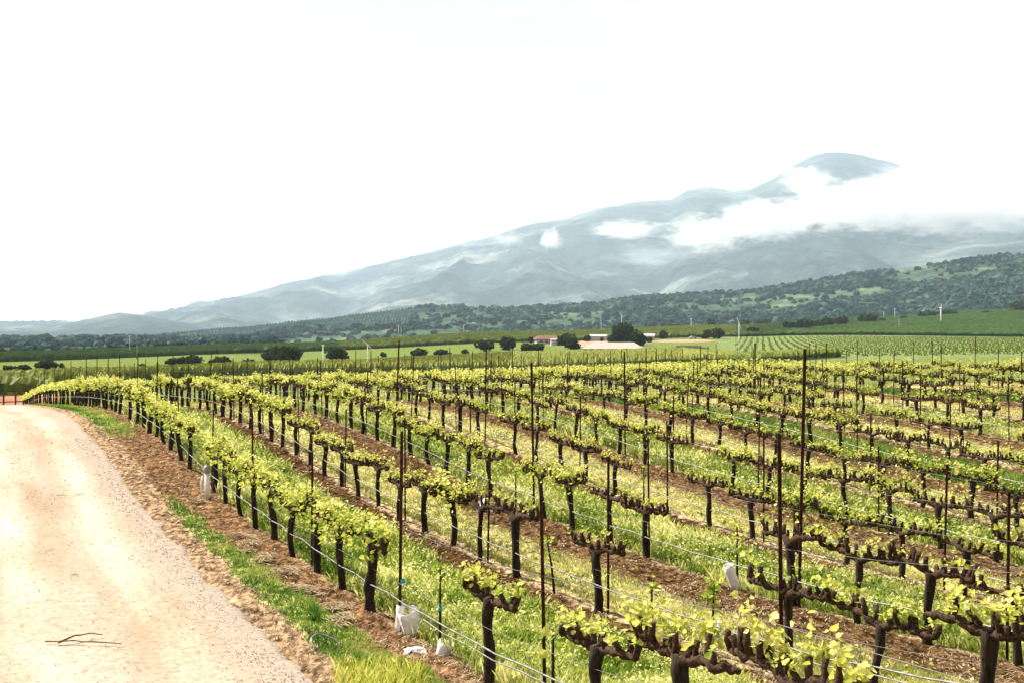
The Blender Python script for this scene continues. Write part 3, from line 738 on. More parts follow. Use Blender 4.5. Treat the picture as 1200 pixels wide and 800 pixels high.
# white grow tubes and torn sleeves
def grow_tube(name, x, y, z, h, r, tilt, label, cat='grow tube', torn=False, az=0.0):
    b = MB(); n = 10; vs = []; fs = []
    gap = 3 if torn else 0
    rr = random.Random(int(x * 50 + y * 10))
    for i in range(5):
        for j in range(n - gap + (1 if torn else 0)):
            t = 2 * math.pi * j / n
            k_ = r * (1 + 0.12 * rr.uniform(-1, 1)) * (1 + 0.25 * (i / 4) * (1 if torn else 0.3))
            vs.append((math.cos(t) * k_, math.sin(t) * k_, h * i / 4 + rr.uniform(-0.02, 0.02) * (i == 4)))
    m = n - gap + (1 if torn else 0)
    for i in range(4):
        for j in range(m if not torn else m - 1): fs.append((i * m + j, i * m + (j + 1) % m, (i + 1) * m + (j + 1) % m, (i + 1) * m + j))
    b.add(vs, fs)
    o = link(name, b.mesh(name, True), M['white_plastic']); o.location = (x, y, z - 0.03)
    o.rotation_euler = (tilt[0], tilt[1], az)
    sm = o.modifiers.new('wall', 'SOLIDIFY'); sm.thickness = 0.004
    tag(o, label, cat); return o
def P_(k, s, dc=0.0):
    x, y = xy(C0 + k * ROWSP + dc, s); return x, y, hz(x, y)
grow_tube('grow_tube', *P_(1, 11.2), 0.46, 0.055, (0, 0.05), 'upright white grow tube around the bright green young vine')
grow_tube('grow_tube', *P_(2, 14.85), 0.44, 0.078, (0.1, -0.35), 'leaning white grow tube beside the hose in the third row')
grow_tube('plastic_sleeve', *P_(0, 13.62), 0.36, 0.055, (0.05, 0.05), 'narrow half of the split white sleeve at the tall stake', 'plastic sleeve', True, 1.0)
grow_tube('plastic_sleeve', *P_(0, 13.42, 0.10), 0.34, 0.10, (-0.15, 0.22), 'wide torn white sleeve leaning right of the tall stake', 'plastic sleeve', True, 3.4)
grow_tube('plastic_sleeve', *P_(0, 12.2), 0.19, 0.075, (0.2, -0.25), 'crumpled short white sleeve at the foot of the thin young vine', 'plastic sleeve', True, 2.2)
def crumple(name, x, y, z, w, h, label, cat='paper'):
    b = MB(); rr = random.Random(int(x * 31 + y)); n = 6; vs = []
    for i in range(n):
        for j in range(n):
            u, v = i / (n - 1) - 0.5, j / (n - 1) - 0.5
            vs.append((u * w + rr.uniform(-.02, .02), v * w * 0.7 + rr.uniform(-.02, .02), h * (1 - (u * u + v * v) * 2.2) * rr.uniform(0.5, 1.1) + 0.01))
    fs = [(i * n + j, (i + 1) * n + j, (i + 1) * n + j + 1, i * n + j + 1) for i in range(n - 1) for j in range(n - 1)]
    b.add(vs, fs); o = link(name, b.mesh(name), M['white_plastic']); o.location = (x, y, z)
    o.modifiers.new('wall', 'SOLIDIFY').thickness = 0.004
    tag(o, label, cat)
crumple('torn_sleeve', *P_(0, 12.55, -0.2), 0.26, 0.07, 'flat scrap of white plastic lying on brown soil near the road end', 'plastic scrap')
crumple('torn_paper', *P_(1, 22.9, 2.3), 0.34, 0.30, 'crumpled white paper lying on brown soil behind the second row', 'paper')

# blue ties on the young plants
for (k, s, hh, lb) in ((0, 12.25, 0.50, 'blue tie round the thin young vine'), (0, 13.58, 0.62, 'blue tie round the tall stake above the split sleeve')):
    x, y, z = P_(k, s, 0.03 if s > 13 else 0); b = MB(); b.tube([(0, 0, 0), (0, 0, 0.05)], 0.032 if s > 13 else 0.024, 8)
    o = link('blue_tie', b.mesh('blue_tie', True), M['blue_tie']); o.location = (x, y, z + hh); tag(o, lb, 'plant tie')

# ------------------------------------------------------------------ stakes
def stake_mesh(h, w=0.021, d=0.018):
    b = MB(); t = 0.006                                   # T-section steel stake with a row of wire notches
    b.box(-w, w, -t / 2, t / 2, -0.2, h); b.box(-t / 2, t / 2, t / 2, d + t, -0.2, h - 0.002)
    for q in np.arange(0.3, h - 0.05, 0.22):
        b.box(w, w + 0.007, -t, t, q, q + 0.03)
    return b.mesh('metal_stake')
SH = {h: stake_mesh(h, 0.027 if h > 2.9 else 0.021) for h in (1.85, 2.0, 2.1, 2.2, 2.55, 2.7, 2.9, 3.0, 3.1, 3.3, 3.85)}
for q in SH.values(): q.materials.append(M['rust'])
st = []
for k in range(NROW):
    for i in range(-2, 26):
        s = 9.69 + 4.05 * i + (0 if k in (0, 1) else rv.uniform(-0.5, 0.5))
        x, y = xy(C0 + k * ROWSP + 0.05, s)
        if y < (10.2 if k == 0 else 7) or (k > 1 and s > 74): continue
        px, py = project(x, y, hz(x, y) + 1.6)
        if -30 < px < 1330 and py < 830: st.append((k, s, x, y, None))
for px, k, h in ((463, 2, 3.1), (626, 2, 3.3), (937, 2, 3.85), (941, 5, 3.1), (917, 1, 2.7), (469, 0, 2.55), (569, 3, 2.9), (733, 4, 3.0)):
    c = C0 + k * ROWSP; y = c / ((px - 600) / FPX * CO + SI); x = (px - 600) / FPX * y
    st = [q for q in st if not (q[0] == k and abs(q[3] - y) < 1.7)]
    st.append((k, cs(x, y)[1], x, y, h))
cnt = {}
for k, s, x, y, h in sorted(st, key=lambda q: (q[0], q[1])):
    cnt[k] = cnt.get(k, 0) + 1
    if h is None: h = rv.choice((1.85, 2.0, 2.1, 2.1, 2.2, 2.2))
    o = link('metal_stake', SH[h]); o.location = (x, y, hz(x, y))
    o.rotation_euler = (rv.gauss(0, 0.018), rv.gauss(0, 0.018), ang_row + rv.uniform(-0.3, 0.3))
    o.scale = (1, 1, rv.uniform(0.96, 1.04)) if h < 2.5 else (1.25, 1.25, 1)
    look = 'tall rusty metal stake' if h > 2.5 else 'rusty metal stake'
    tag(o, f"{look}, {ordw(cnt[k])} from near end of the {ROWNAME[k]}", 'stake', 'metal stakes along the vine rows')
print('stakes', len(st))

# ------------------------------------------------------------------ hoses and wires
def row_line(k, h, r, s0, s1, name, mat, label, cat, group, sag=0.02, dc=0.0, step=1.35, n=4):
    b = MB(); ss = np.arange(s0, s1, step / 2); c = C0 + k * ROWSP + dc
    x, y = xy(np.full(len(ss), c), ss)
    z = base_h(x, y) + h
    z = z + np.array([(-sag if i % 2 else 0) for i in range(len(ss))]) + np.array([rv.gauss(0, sag * 0.22) for _ in ss])
    pts = [(x[i] + rv.gauss(0, 0.006), y[i], z[i]) for i in range(len(ss)) if y[i] > 5]
    b.tube(pts, r, n, False)
    tag(link(name, b.mesh(name, True), M[mat]), label, cat, group)
for k in range(NROW):
    e = 108 if k < 2 else 74
    rn = ROWNAME[k]
    if k < 9: row_line(k, 0.46, 0.0105, 4.5, e, 'drip_hose', 'hose', f'pale drip hose strung low along the {rn}', 'hose', 'drip hoses', 0.025, -0.05)
    row_line(k, 0.66, 0.0026, 4.5, e, 'trellis_wire', 'wire', f'thin bright wire just under the arms of the {rn}', 'wire', 'low trellis wires', 0.006, -0.04, 4.05, 3)
    row_line(k, 1.50 if k else 1.35, 0.0026, 4.5, e, 'trellis_wire', 'wire', f'thin catch wire above the leaves of the {rn}', 'wire', 'upper trellis wires', 0.02, 0.04, 4.05, 3)
row_line(0, 0.41, 0.008, 4.5, 13, 'spare_hose', 'hose', 'second pale hose hanging beside the drip hose by the road', 'hose', None, 0.03, -0.09)
row_line(1, 0.40, 0.008, 4.5, 12, 'spare_hose', 'hose', 'second pale hose hanging beside the drip hose of the second row', 'hose', None, 0.035, -0.09)
# hose end curling out of the soil by the verge
x, y, z = P_(0, 13.1, -1.15)
b = MB(); pts = []
for i in range(14):
    t = i / 13; a_ = 0.4 + t * 3.6
    pts.append((x + 0.22 * math.cos(a_) + 0.1 * t, y + 0.18 * math.sin(a_), 0.0))
pts = [(p[0], p[1], hz(p[0], p[1]) + 0.02 + 0.10 * math.sin(math.pi * i / 13)) for i, p in enumerate(pts)]
b.tube(pts, 0.011, 6); tag(link('hose_end', b.mesh('hose_end', True), M['hose']), 'loose white hose end curling out of the soil beside the grass verge', 'hose')
# water riser in the first row
x, y = xy(C0 - 0.25, 24.9); z = hz(x, y)
e = bpy.data.objects.new('water_riser', None); COL.objects.link(e); e.location = (x, y, z)
tag(e, 'white water riser pipe with a valve standing beside the road row', 'water riser')
b = MB(); b.tube([(0, 0, -0.1), (0, 0, 0.55)], 0.05, 10); link('riser_pipe', b.mesh('riser_pipe', True), M['white_plastic'], e)
b = MB(); b.tube([(0, 0, 0.55), (0, 0, 0.60), (0, 0, 0.72)], [0.05, 0.085, 0.06], 10); link('valve', b.mesh('valve', True), M['hose'], e)
b = MB(); b.tube([(-0.1, 0, 0.5), (-0.14, 0, 0.3), (-0.13, 0, 0.0)], 0.015, 6); link('side_pipe', b.mesh('side_pipe', True), M['white_plastic'], e)

# clumps of dry straw at the foot of the first row
i = 0
for s, dc, w, lb in ((24.6, -0.55, .3, 'farthest'), (20.6, -0.45, .38, 'seventh'), (19.7, -0.5, .42, 'sixth'), (18.6, -0.5, .45, 'fifth'), (17.4, -0.5, .5, 'fourth'), (16.2, -0.5, .35, 'third'), (14.9, -0.45, .38, 'second'), (14.3, -0.55, .3, 'nearest')):
    x, y, z = P_(0, s, dc); rr = random.Random(int(s * 10)); b = MB()
    blobs = [(rr.gauss(0, w * .5), rr.gauss(0, w * .22)) for _ in range(5)]
    for q in range(260):
        bx_, by_ = blobs[rr.randrange(5)]; cx, cy = bx_ + rr.gauss(0, w * .26), by_ + rr.gauss(0, w * .15); k_ = min(1, math.hypot(cx / w, cy / w * 2))
        t = rr.gauss(1.57, 0.9); l = rr.uniform(0.03, 0.11); u_, v_ = math.cos(t) * l, math.sin(t) * l; z0 = 0.05 * (1 - k_ * k_) + rr.uniform(0.005, 0.03); ww = 0.008
        b.add([(cx - u_, cy - v_, z0), (cx + ww, cy - ww, z0 + 0.02), (cx + u_, cy + v_, z0 + rr.uniform(-.01, .03)), (cx - ww, cy + ww, z0 + 0.02)], [(0, 1, 2, 3)])
    o = link('straw_clump', b.mesh('straw_clump', False), M['straw']); o.location = (x, y, z); o.rotation_euler.z = ang_row + rr.uniform(-.4, .4)
    tag(o, f'pale straw clump at the vine feet, {lb} along the row beside the dirt road' if lb not in ('nearest', 'farthest') else f'{lb} pale straw clump at the vine feet of the row beside the dirt road', 'straw clump', 'straw clumps along the first row')

# ------------------------------------------------------------------ dead branch and twigs on the road
def road_pt(px, py):
    d = 12.0
    for _ in range(8): d = FPX * (EYE - float(base_h(np.array([(px - 600) / FPX * d]), np.array([d]))[0])) / (py - 390)
    return Vector(((px - 600) / FPX * d, d, float(base_h(np.array([(px - 600) / FPX * d]), np.array([d]))[0])))
p0, p1, p2, p3 = road_pt(52, 754), road_pt(84, 755), road_pt(120, 745.5), road_pt(141, 757.5)
e = bpy.data.objects.new('fallen_branch', None); COL.objects.link(e); e.location = p1
tag(e, 'forked dead branch lying on the dirt road', 'branch')
def limb(a, b_, r0, r1, h1, nm):
    m = MB(); pts = [a.lerp(b_, t) - p1 + Vector((0, random.uniform(-.02, .02), 0.022 + h1 * math.sin(math.pi * t) + random.uniform(-.004, .008))) for t in np.linspace(0, 1, 9)]
    m.tube(pts, list(np.linspace(r0, r1, 9)), 6, True, 0.25); link(nm, m.mesh(nm, True), M['twig'], e)
limb(p0, p3, 0.009, 0.006, 0.02, 'limb'); limb(road_pt(66, 756), p2, 0.014, 0.005, 0.05, 'limb')
for (px, py, L, lb) in ((72, 581, .22, 'short dark twig lying in the middle of the road'), (94, 580, .20, 'small curved twig on the road beside the gravel'), (87, 675, .12, 'tiny twig on the pale wheel track of the road')):
    a = road_pt(px, py); m = MB(); m.tube([a + Vector((-L / 2, 0, .012)), a + Vector((0, .03, .03)), a + Vector((L / 2, -.01, .012))], [.006, .008, .004], 5)
    tag(link('twig', m.mesh('twig', True), M['twig']), lb, 'twig')

# ------------------------------------------------------------------ vineyard blocks across the valley (uncountable rows: stuff)
def px_x(px, d): return (px - 600) / FPX * d

def block(name, label, px, d0, d1, nrows, h, w, mat, t0, seed, step=1.0, leaf=0):
    """Rows running across the view between the depth curves d0(px) and d1(px); each row a ragged hedge with real height."""
    V = []; F = []; T = []; base = 0; m = len(px)
    for r in range(nrows):
        t = (r + 0.5) / nrows
        d = d0 + (d1 - d0) * t; x = px_x(px, d); z = base_h(x, d)
        sx_ = float(np.median(np.abs(np.diff(x)))); jit = lambda a: RNG.uniform(-a, a, m) * min(1.0, sx_ / 0.7)
        hh = h * (0.88 + 0.30 * vnoise(x / 2.3, d * 0 + r * 3.7, seed)) * RNG.uniform(0.88, 1.12, m)
        ww = w * RNG.uniform(0.75, 1.25, m)
        ring = [np.stack([x + jit(.2), d - ww * 0.5, z + 0.15 * h], 1), np.stack([x + jit(.3), d - ww * 0.62 + jit(.12), z + hh * 0.62], 1),
                np.stack([x + jit(.3), d - ww * 0.15 + jit(.1), z + hh], 1), np.stack([x + jit(.3), d + ww * 0.45, z + hh * 0.8], 1), np.stack([x, d + ww * 0.5, z - 0.1], 1)]
        A = np.stack(ring, 1).reshape(-1, 3); V.append(A)
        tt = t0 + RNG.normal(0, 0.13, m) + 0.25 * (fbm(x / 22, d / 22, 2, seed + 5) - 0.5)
        T.append(np.repeat(tt, 5).reshape(m, 5) + np.array([-0.45, -0.25, 0.14, 0.05, -0.1])[None])  # shade put into the tint: front face and foot darker, top lighter
        i = (np.arange(m - 1)[:, None] * 5 + np.arange(4)[None]).ravel() + base
        F.append(np.stack([i, i + 5, i + 6, i + 1], 1)); base += m * 5
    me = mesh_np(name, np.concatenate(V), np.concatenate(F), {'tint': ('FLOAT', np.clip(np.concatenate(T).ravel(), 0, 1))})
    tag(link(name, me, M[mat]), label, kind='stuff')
    if leaf:        # loose shoots standing out of the hedges
        n = leaf; r = RNG.integers(0, nrows, n); p = RNG.uniform(px[0], px[-1], n)
        d = np.interp(p, px, d0) + (np.interp(p, px, d1) - np.interp(p, px, d0)) * (r + 0.5) / nrows
        x = px_x(p, d); zo = h * RNG.uniform(0.45, 1.12, n)
        z = base_h(x, d) + zo; P = np.stack([x, d + RNG.normal(0, w * 0.35, n), z], 1)
        u = RNG.normal(size=(n, 3)); u /= np.linalg.norm(u, axis=1)[:, None]; q = RNG.normal(size=(n, 3)); v = np.cross(u, q); v /= np.linalg.norm(v, axis=1)[:, None]
        s = (RNG.uniform(0.12, 0.26, n) * (d / 250) ** 0.8)[:, None]
        VV = np.stack([P - u * s, P + v * s * .8, P + u * s], 1).reshape(-1, 3)
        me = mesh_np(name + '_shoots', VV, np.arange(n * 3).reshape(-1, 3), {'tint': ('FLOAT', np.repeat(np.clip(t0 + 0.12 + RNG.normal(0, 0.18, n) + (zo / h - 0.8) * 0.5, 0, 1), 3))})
        tag(link(name + '_shoots', me, M[mat]), 'loose shoots of the ' + label, kind='stuff')

pxa = np.arange(-260, 63, 5.0)
block('vineyard_block', 'hedge-like vine block with a shaded face left of the crest', pxa, np.full(len(pxa), 142.0), np.interp(pxa, [-260, 62], [178, 174]), 12, 2.1, 1.6, 'row_leaf', 0.66, 1, leaf=14000)
pxa = np.arange(60, 865, 1.6)
block('vineyard_block', 'yellow green vine block in the hollow behind the crest', pxa, np.interp(pxa, [60, 300, 600, 860], [168, 205, 226, 236]), np.interp(pxa, [60, 200, 300, 450, 600, 800, 860], [190, 202, 250, 285, 375, 360, 290]), 26, 1.8, 1.9, 'row_leaf', 0.95, 2, leaf=34000)
pxa = np.arange(845, 985, 1.8)
block('vineyard_block', 'small yellow green vine block at the foot of the young field', pxa, np.full(len(pxa), 215.0), np.interp(pxa, [845, 985], [285, 240]), 12, 1.7, 1.7, 'row_leaf', 0.62, 3, leaf=7000)
pxa = np.arange(-300, 885, 3.0)
B3a = lambda p: np.interp(p, [0, 300, 600, 850, 890], [353, 500, 600, 652, 662])
B3b = lambda p: np.interp(p, [0, 300, 600, 850, 890], [480, 690, 900, 1060, 1080])
pm = pxa[pxa < 400]
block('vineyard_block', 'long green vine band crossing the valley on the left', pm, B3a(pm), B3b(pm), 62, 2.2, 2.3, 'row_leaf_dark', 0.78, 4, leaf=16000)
pm = pxa[pxa >= 394]
block('vineyard_block', 'sunlit green vine band behind the farm buildings', pm, B3a(pm), B3b(pm), 70, 2.2, 2.3, 'row_leaf', 0.50, 5, leaf=26000)
pm = np.arange(862, 1640, 3.0)
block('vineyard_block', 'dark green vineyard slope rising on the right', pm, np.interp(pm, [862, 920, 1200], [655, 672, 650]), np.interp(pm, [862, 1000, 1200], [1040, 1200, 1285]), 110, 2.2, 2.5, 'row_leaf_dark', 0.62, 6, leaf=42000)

# young vines in dotted rows on the pale field
n_r = 190; V = []; T = []
for r in range(n_r):
    x0 = -60 + r * 3.0
    d = np.arange(232, 640, 2.9) + RNG.uniform(-1.4, 1.4, len(np.arange(232, 640, 2.9))); x = x0 + (d - 230) * 0.22 + RNG.normal(0, 0.35, len(d))
    px = 600 + FPX * x / d
    k = (px > 862) & (px < 1420) & (d < 640) & (d > np.interp(px, [862, 985, 990, 1400], [295, 262, 232, 232]))
    x, d = x[k], d[k]
    if not len(x): continue
    z = base_h(x, d); a = RNG.uniform(0.15, 0.42, len(x)); hh = RNG.uniform(0.3, 0.8, len(x))
    for sx, sy in ((1, 0.3), (-0.3, 1)):
        V.append(np.stack([np.stack([x - a * sx, d - a * sy, z], 1), np.stack([x + a * sx, d + a * sy, z], 1), np.stack([x, d, z + hh], 1)], 1).reshape(-1, 3))
        T.append(np.repeat(RNG.normal(0.62, 0.15, len(x)), 3))
V = np.concatenate(V); me = mesh_np('young_vine_field', V, np.arange(len(V)).reshape(-1, 3), {'tint': ('FLOAT', np.clip(np.concatenate(T), 0, 1))})
tag(link('young_vine_field', me, M['row_leaf']), 'dotted rows of young vines on the pale green field at right', kind='stuff')

# ------------------------------------------------------------------ trees and bushes
def crown_mesh(w, h, n, rr, lobes=7, leaf=0.5, flat=0.5):
    """Leaf clumps scattered over several lobes, so that the outline is uneven and sky shows between."""
    L = []
    for i in range(lobes):
        a = 2 * math.pi * i / lobes + rr.uniform(-.5, .5); q = rr.uniform(0.15, 0.62)
        L.append((math.cos(a) * w * 0.5 * q, math.sin(a) * w * 0.5 * q, h * rr.uniform(0.3, 0.72), w * rr.uniform(0.20, 0.32), h * rr.uniform(0.22, 0.36)))
    L.append((0, 0, h * 0.68, w * 0.26, h * 0.30))
    V = []; F = []; T = []
    for i in range(n):
        lx, ly, lz, lr, lh = L[rr.randrange(len(L))]
        u = Vector((rr.gauss(0, 1), rr.gauss(0, 1), rr.gauss(0, 1))).normalized(); k = rr.uniform(0.6, 1.2)
        p = Vector((lx + u.x * lr * k, ly + u.y * lr * k, max(0.04 * h, lz + u.z * lh * k)))
        s = leaf * rr.uniform(0.6, 1.4)
        a = Vector((rr.gauss(0, 1), rr.gauss(0, 1), rr.gauss(0, 1))).normalized(); b = a.orthogonal().normalized(); c_ = a.cross(b)
        base = len(V)
        V += [p + b * s, p + c_ * s * 0.8, p - b * s, p - c_ * s * 0.8 + a * s * 0.5]
        F += [(base, base + 1, base + 2), (base, base + 2, base + 3)]
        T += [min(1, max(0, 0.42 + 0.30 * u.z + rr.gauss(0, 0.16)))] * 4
    # dense lumpy heart of each lobe
    for (lx, ly, lz, lr, lh) in L:
        base = len(V); n1, n2 = 5, 7
        for i in range(n1):
            for j in range(n2):
                ph = math.pi * (i / (n1 - 1) - 0.5); t = 2 * math.pi * j / n2; k = rr.uniform(0.5, 0.85)
                V.append(Vector((lx + math.cos(ph) * math.cos(t) * lr * k, ly + math.cos(ph) * math.sin(t) * lr * k, max(0.03 * h, lz + math.sin(ph) * lh * k))))
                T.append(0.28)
        for i in range(n1 - 1):
            for j in range(n2):
                A = base + i * n2 + j; B = base + i * n2 + (j + 1) % n2
                F += [(A, B, B + n2), (A, B + n2, A + n2)]
    return mesh_np('crown', np.array([tuple(v) for v in V]), np.array(F), {'tint': ('FLOAT', T)})

def plant(px, ytop, ybase, wpx, label, cat='bush', name='bush', group=None, dmin=150, leafy=None, mat='tree_leaf', dens=1.0):
    x, d, z = at(px, ybase, dmin)
    H = (ybase - ytop) / FPX * d; W = wpx / FPX * d
    rr = random.Random(int(px * 7 + ytop))
    e = bpy.data.objects.new(name, None); COL.objects.link(e); e.location = (x, d, z - 0.05 * H)
    tag(e, label, cat, group)
    n = int(min(2600, max(160, (wpx * (ybase - ytop)) * 1.7)) * dens)
    if cat == 'tree':
        b = MB(); b.tube([(0, 0, -0.3), (0.02 * W, 0, H * 0.3), (0.05 * W, 0, H * 0.6)], [W * 0.045 + .1, W * 0.035 + .06, W * 0.02], 7, True, 0.15)
        for i in range(4):
            a = rr.uniform(0, 6.28); b.tube([(0.02 * W, 0, H * 0.28), (math.cos(a) * W * 0.14, math.sin(a) * W * 0.14, H * 0.5), (math.cos(a) * W * 0.26, math.sin(a) * W * 0.26, H * 0.66)], [W * 0.022 + .04, W * 0.016, W * 0.01], 5)
        link('trunk', b.mesh('trunk', True), M['tree_bark'], e)
    else:
        b = MB()
        for i in range(3):
            a = rr.uniform(0, 6.28); b.tube([(0, 0, -0.2), (math.cos(a) * W * 0.15, math.sin(a) * W * 0.15, H * 0.5)], [0.12, 0.05], 5)
        link('stem', b.mesh('stem'), M['tree_bark'], e)
    lf = max(0.10, min(0.13 * W, 2.0 * d / FPX))
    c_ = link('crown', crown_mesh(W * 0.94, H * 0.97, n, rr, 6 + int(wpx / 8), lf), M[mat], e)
    return e

plant(12, 428, 434, 18, 'low dark bush at the left edge beside the lone round tree')
plant(29, 427, 434, 17, 'low dark bush touching the lone round tree on its left')
plant(54, 420, 434.5, 27, 'lone round dark tree standing before the long vine band at far left', 'tree', 'tree')
plant(72, 424, 435, 7, 'slim small tree beside the lone round tree', 'tree', 'tree')
plant(166, 426, 432, 13, 'small dark bush left of the broad bush mound', group=None)
plant(204, 419, 430, 26, 'left half of the broad dark bush mound in the grass field')
plant(224, 416, 430, 30, 'taller right half of the broad dark bush mound')
plant(258, 417, 428, 27, 'rounded dark bush right of the broad mound')
plant(291, 420, 428, 20, 'flat bush left of the two big dark trees')
plant(318, 411, 424, 26, 'left low dark tree of the clump below the vine band', 'tree', 'tree')
plant(336, 405, 424, 38, 'tallest dark tree of the clump below the vine band', 'tree', 'tree')
plant(394, 406, 422, 30, 'square dark tree just right of the white pole', 'tree', 'tree')
plant(449, 413, 418, 11, 'small sparse bush in the pale field right of the bladed pole')
plant(492, 408, 417, 24, 'olive green bush left of the farm track')
plant(518, 409, 416, 18, 'olive green bush beside the larger one left of the farm')
plant(545, 409, 415, 10, 'tiny bush by the farm track')
plant(569, 399, 411, 21, 'light green tree left of the farm track', 'tree', 'tree', dmin=300)
plant(595, 394, 410, 19, 'round dark tree standing before the farm track', 'tree', 'tree', dmin=300)
plant(617, 401, 411, 17, 'left dark bush in front of the red roofed house', dmin=300)
plant(630, 402, 411, 16, 'right dark bush in front of the red roofed house', dmin=300)
plant(622, 394, 402, 8, 'small dark shrub at the left wall of the red roofed house', dmin=300)
plant(662, 390, 405, 18, 'left crown of the dark trees right of the red roofed house', 'tree', 'tree', dmin=300)
plant(671, 392, 409, 19, 'right crown of the dark trees right of the red roofed house', 'tree', 'tree', dmin=300)
plant(688, 392, 400, 13, 'green bush between the dark trees and the white shed', dmin=300)
plant(705, 395, 400, 5, 'tiny dark shrub in front of the white shed', dmin=300)
big = plant(730, 377, 404, 32, 'huge dark oak towering over the farm buildings', 'tree', 'tree', dmin=300, dens=1.3)
plant(747, 386, 405, 24, 'lower dark oak leaning against the huge oak on its right', 'tree', 'tree', dmin=300)
plant(716, 393, 403, 12, 'dark shrub at the left foot of the huge oak', dmin=300)
plant(761, 394, 401, 8, 'green shrub right of the oaks by the far shed', dmin=300)
plant(777, 387, 397, 13, 'dark bush between the far shed and the parked white car', dmin=300)
plant(828, 386, 397, 14, 'left dark bush right of the parked white car', dmin=300)
plant(841, 385, 397, 15, 'right dark bush right of the parked white car', dmin=300)
plant(834, 371, 381, 12, 'dark tree on top of the sunlit vine band', 'tree', 'tree', dmin=700)
plant(786, 380, 385, 26, 'flat dark scrub on top of the sunlit vine band', dmin=700)
plant(882, 383, 393, 20, 'round bush at the left end of the dark vineyard slope', dmin=500)
plant(873, 369, 378, 15, 'pale leafy tree behind the dark vineyard slope', 'tree', 'tree', dmin=800)
plant(893, 371, 378, 22, 'low hedge tree right of the pale leafy tree', 'tree', 'tree', dmin=800)
plant(926, 376, 388, 18, 'left tree of the dark grove on the vineyard slope', 'tree', 'tree', dmin=600)
plant(942, 373, 388, 24, 'second tree of the dark grove on the vineyard slope', 'tree', 'tree', dmin=600)
plant(956, 375, 386, 16, 'third tree of the dark grove on the vineyard slope', 'tree', 'tree', dmin=600)
plant(970, 371, 384, 19, 'fourth tree of the dark grove on the vineyard slope', 'tree', 'tree', dmin=600)
plant(986, 370, 383, 17, 'fifth tree of the dark grove on the vineyard slope', 'tree', 'tree', dmin=600)
plant(1016, 367, 380, 24, 'round bushy tree right of the dark grove', 'tree', 'tree', dmin=600)
plant(1034, 373, 379, 12, 'low bush at the right foot of the round bushy tree', dmin=600)
plant(1059, 370, 376, 10, 'small round bush alone on the slope ridge', dmin=700)
plant(1086, 364, 373, 24, 'left wide bush behind the white bladed pole on the slope', dmin=700)
plant(1110, 362, 371, 24, 'right wide bush behind the white bladed pole on the slope', dmin=700)
plant(1156, 365, 369, 14, 'flat little bush on the upper vineyard slope', dmin=700)
plant(1196, 353, 366, 20, 'green tree at the right edge above the vineyard slope', 'tree', 'tree', dmin=700)
plant(32, 399, 408, 9, 'small round tree far left before the hazy hill', 'tree', 'tree', dmin=700)
plant(51, 399, 407, 8, 'smaller tree right of the small round tree at far left', 'tree', 'tree', dmin=700)

# ------------------------------------------------------------------ wind machines and poles
def wind_machine(px, ytop, ybase, label, blade=None, dmin=150, fat=1.0, d=None):
    x, d_, z = at(px, ybase, dmin)
    if d: x, d_, z = px_x(px, d), d, float(base_h(np.array([px_x(px, d)]), np.array([d]))[0])
    H = EYE - (ytop - 390) / FPX * d_ - z; wp = 'bright_paint' if (d_ < 300 or fat >= 1.5) else 'white_paint'
    e = bpy.data.objects.new('wind_machine', None); COL.objects.link(e); e.location = (x, d_, z); tag(e, label, 'wind machine')
    r = 0.42 * d_ / FPX * fat
    b = MB(); b.tube([(0, 0, -0.3), (0, 0, H * 0.5), (0, 0, H)], [r * 1.25, r, r * 0.85], 10); link('tower', b.mesh('tower', True), M[wp], e)
    b = MB(); b.tube([(-r * 2.2, 0, H), (r * 2.2, 0, H + r * .4)], r * 1.1, 8); link('hub', b.mesh('hub', True), M[wp], e)
    if blade:
        a, L = blade; L = L / FPX * d_
        b = MB(); u = Vector((math.cos(a), 0.1, math.sin(a))); w_ = r * 0.9
        for sg in (-1, 1):
            p = Vector((0, -r * 1.5, H)); v = Vector((-u.z, 0, u.x))
            q = p + u * L * sg
            b.add([p + v * w_ * .7, p - v * w_ * .7, q - v * w_ * .4, q + v * w_ * .4, p + v * w_ * .7 + Vector((0, .08, 0)), p - v * w_ * .7 + Vector((0, .08, 0)), q - v * w_ * .4 + Vector((0, .08, 0)), q + v * w_ * .4 + Vector((0, .08, 0))],
                  [(0, 1, 2, 3), (7, 6, 5, 4), (0, 4, 5, 1), (1, 5, 6, 2), (2, 6, 7, 3), (3, 7, 4, 0)])
        link('propeller', b.mesh('propeller'), M[wp], e)
    b = MB(); b.box(-r * 2.5, r * 2.5, -r * 6, -r * 1.5, -0.2, H * 0.13); link('engine_box', b.mesh('engine_box'), M['dark_metal'], e)
wind_machine(152, 394, 409, 'white wind machine tower on the left part of the vine band', (0.15, 3), dmin=350, d=470)
wind_machine(378.5, 405, 434, 'thick white pole standing left of the square dark tree', None, d=235, fat=1.5)
wind_machine(430.7, 404, 432, 'white wind machine with its long diagonal propeller', (-0.75, 9), d=235, fat=1.2)
wind_machine(467, 382, 396, 'left white tower of the pair above the vine band', (0.3, 2.5), d=800)
wind_machine(470, 384, 396, 'slimmer right tower of the pair above the vine band', None, d=830, fat=0.6)
wind_machine(543.5, 382, 392, 'small white tower right of the paired towers', (1.2, 2), d=850)
wind_machine(704.5, 376, 388, 'thin white tower left of the huge oak', None, d=850)
wind_machine(728.5, 369, 386, 'white propeller peeking over the huge oak', (1.9, 3.5), d=850)
wind_machine(810, 374, 386, 'short white tower above the parked white car', (0.1, 2), d=950, fat=1.4)
wind_machine(866, 379, 414, 'white wind machine with slanting propeller before the young field', (1.9, 7), d=262, fat=0.9)
wind_machine(1048.5, 362, 374, 'small white wind machine on the ridge of the dark slope', (0.1, 2.5), d=1150)
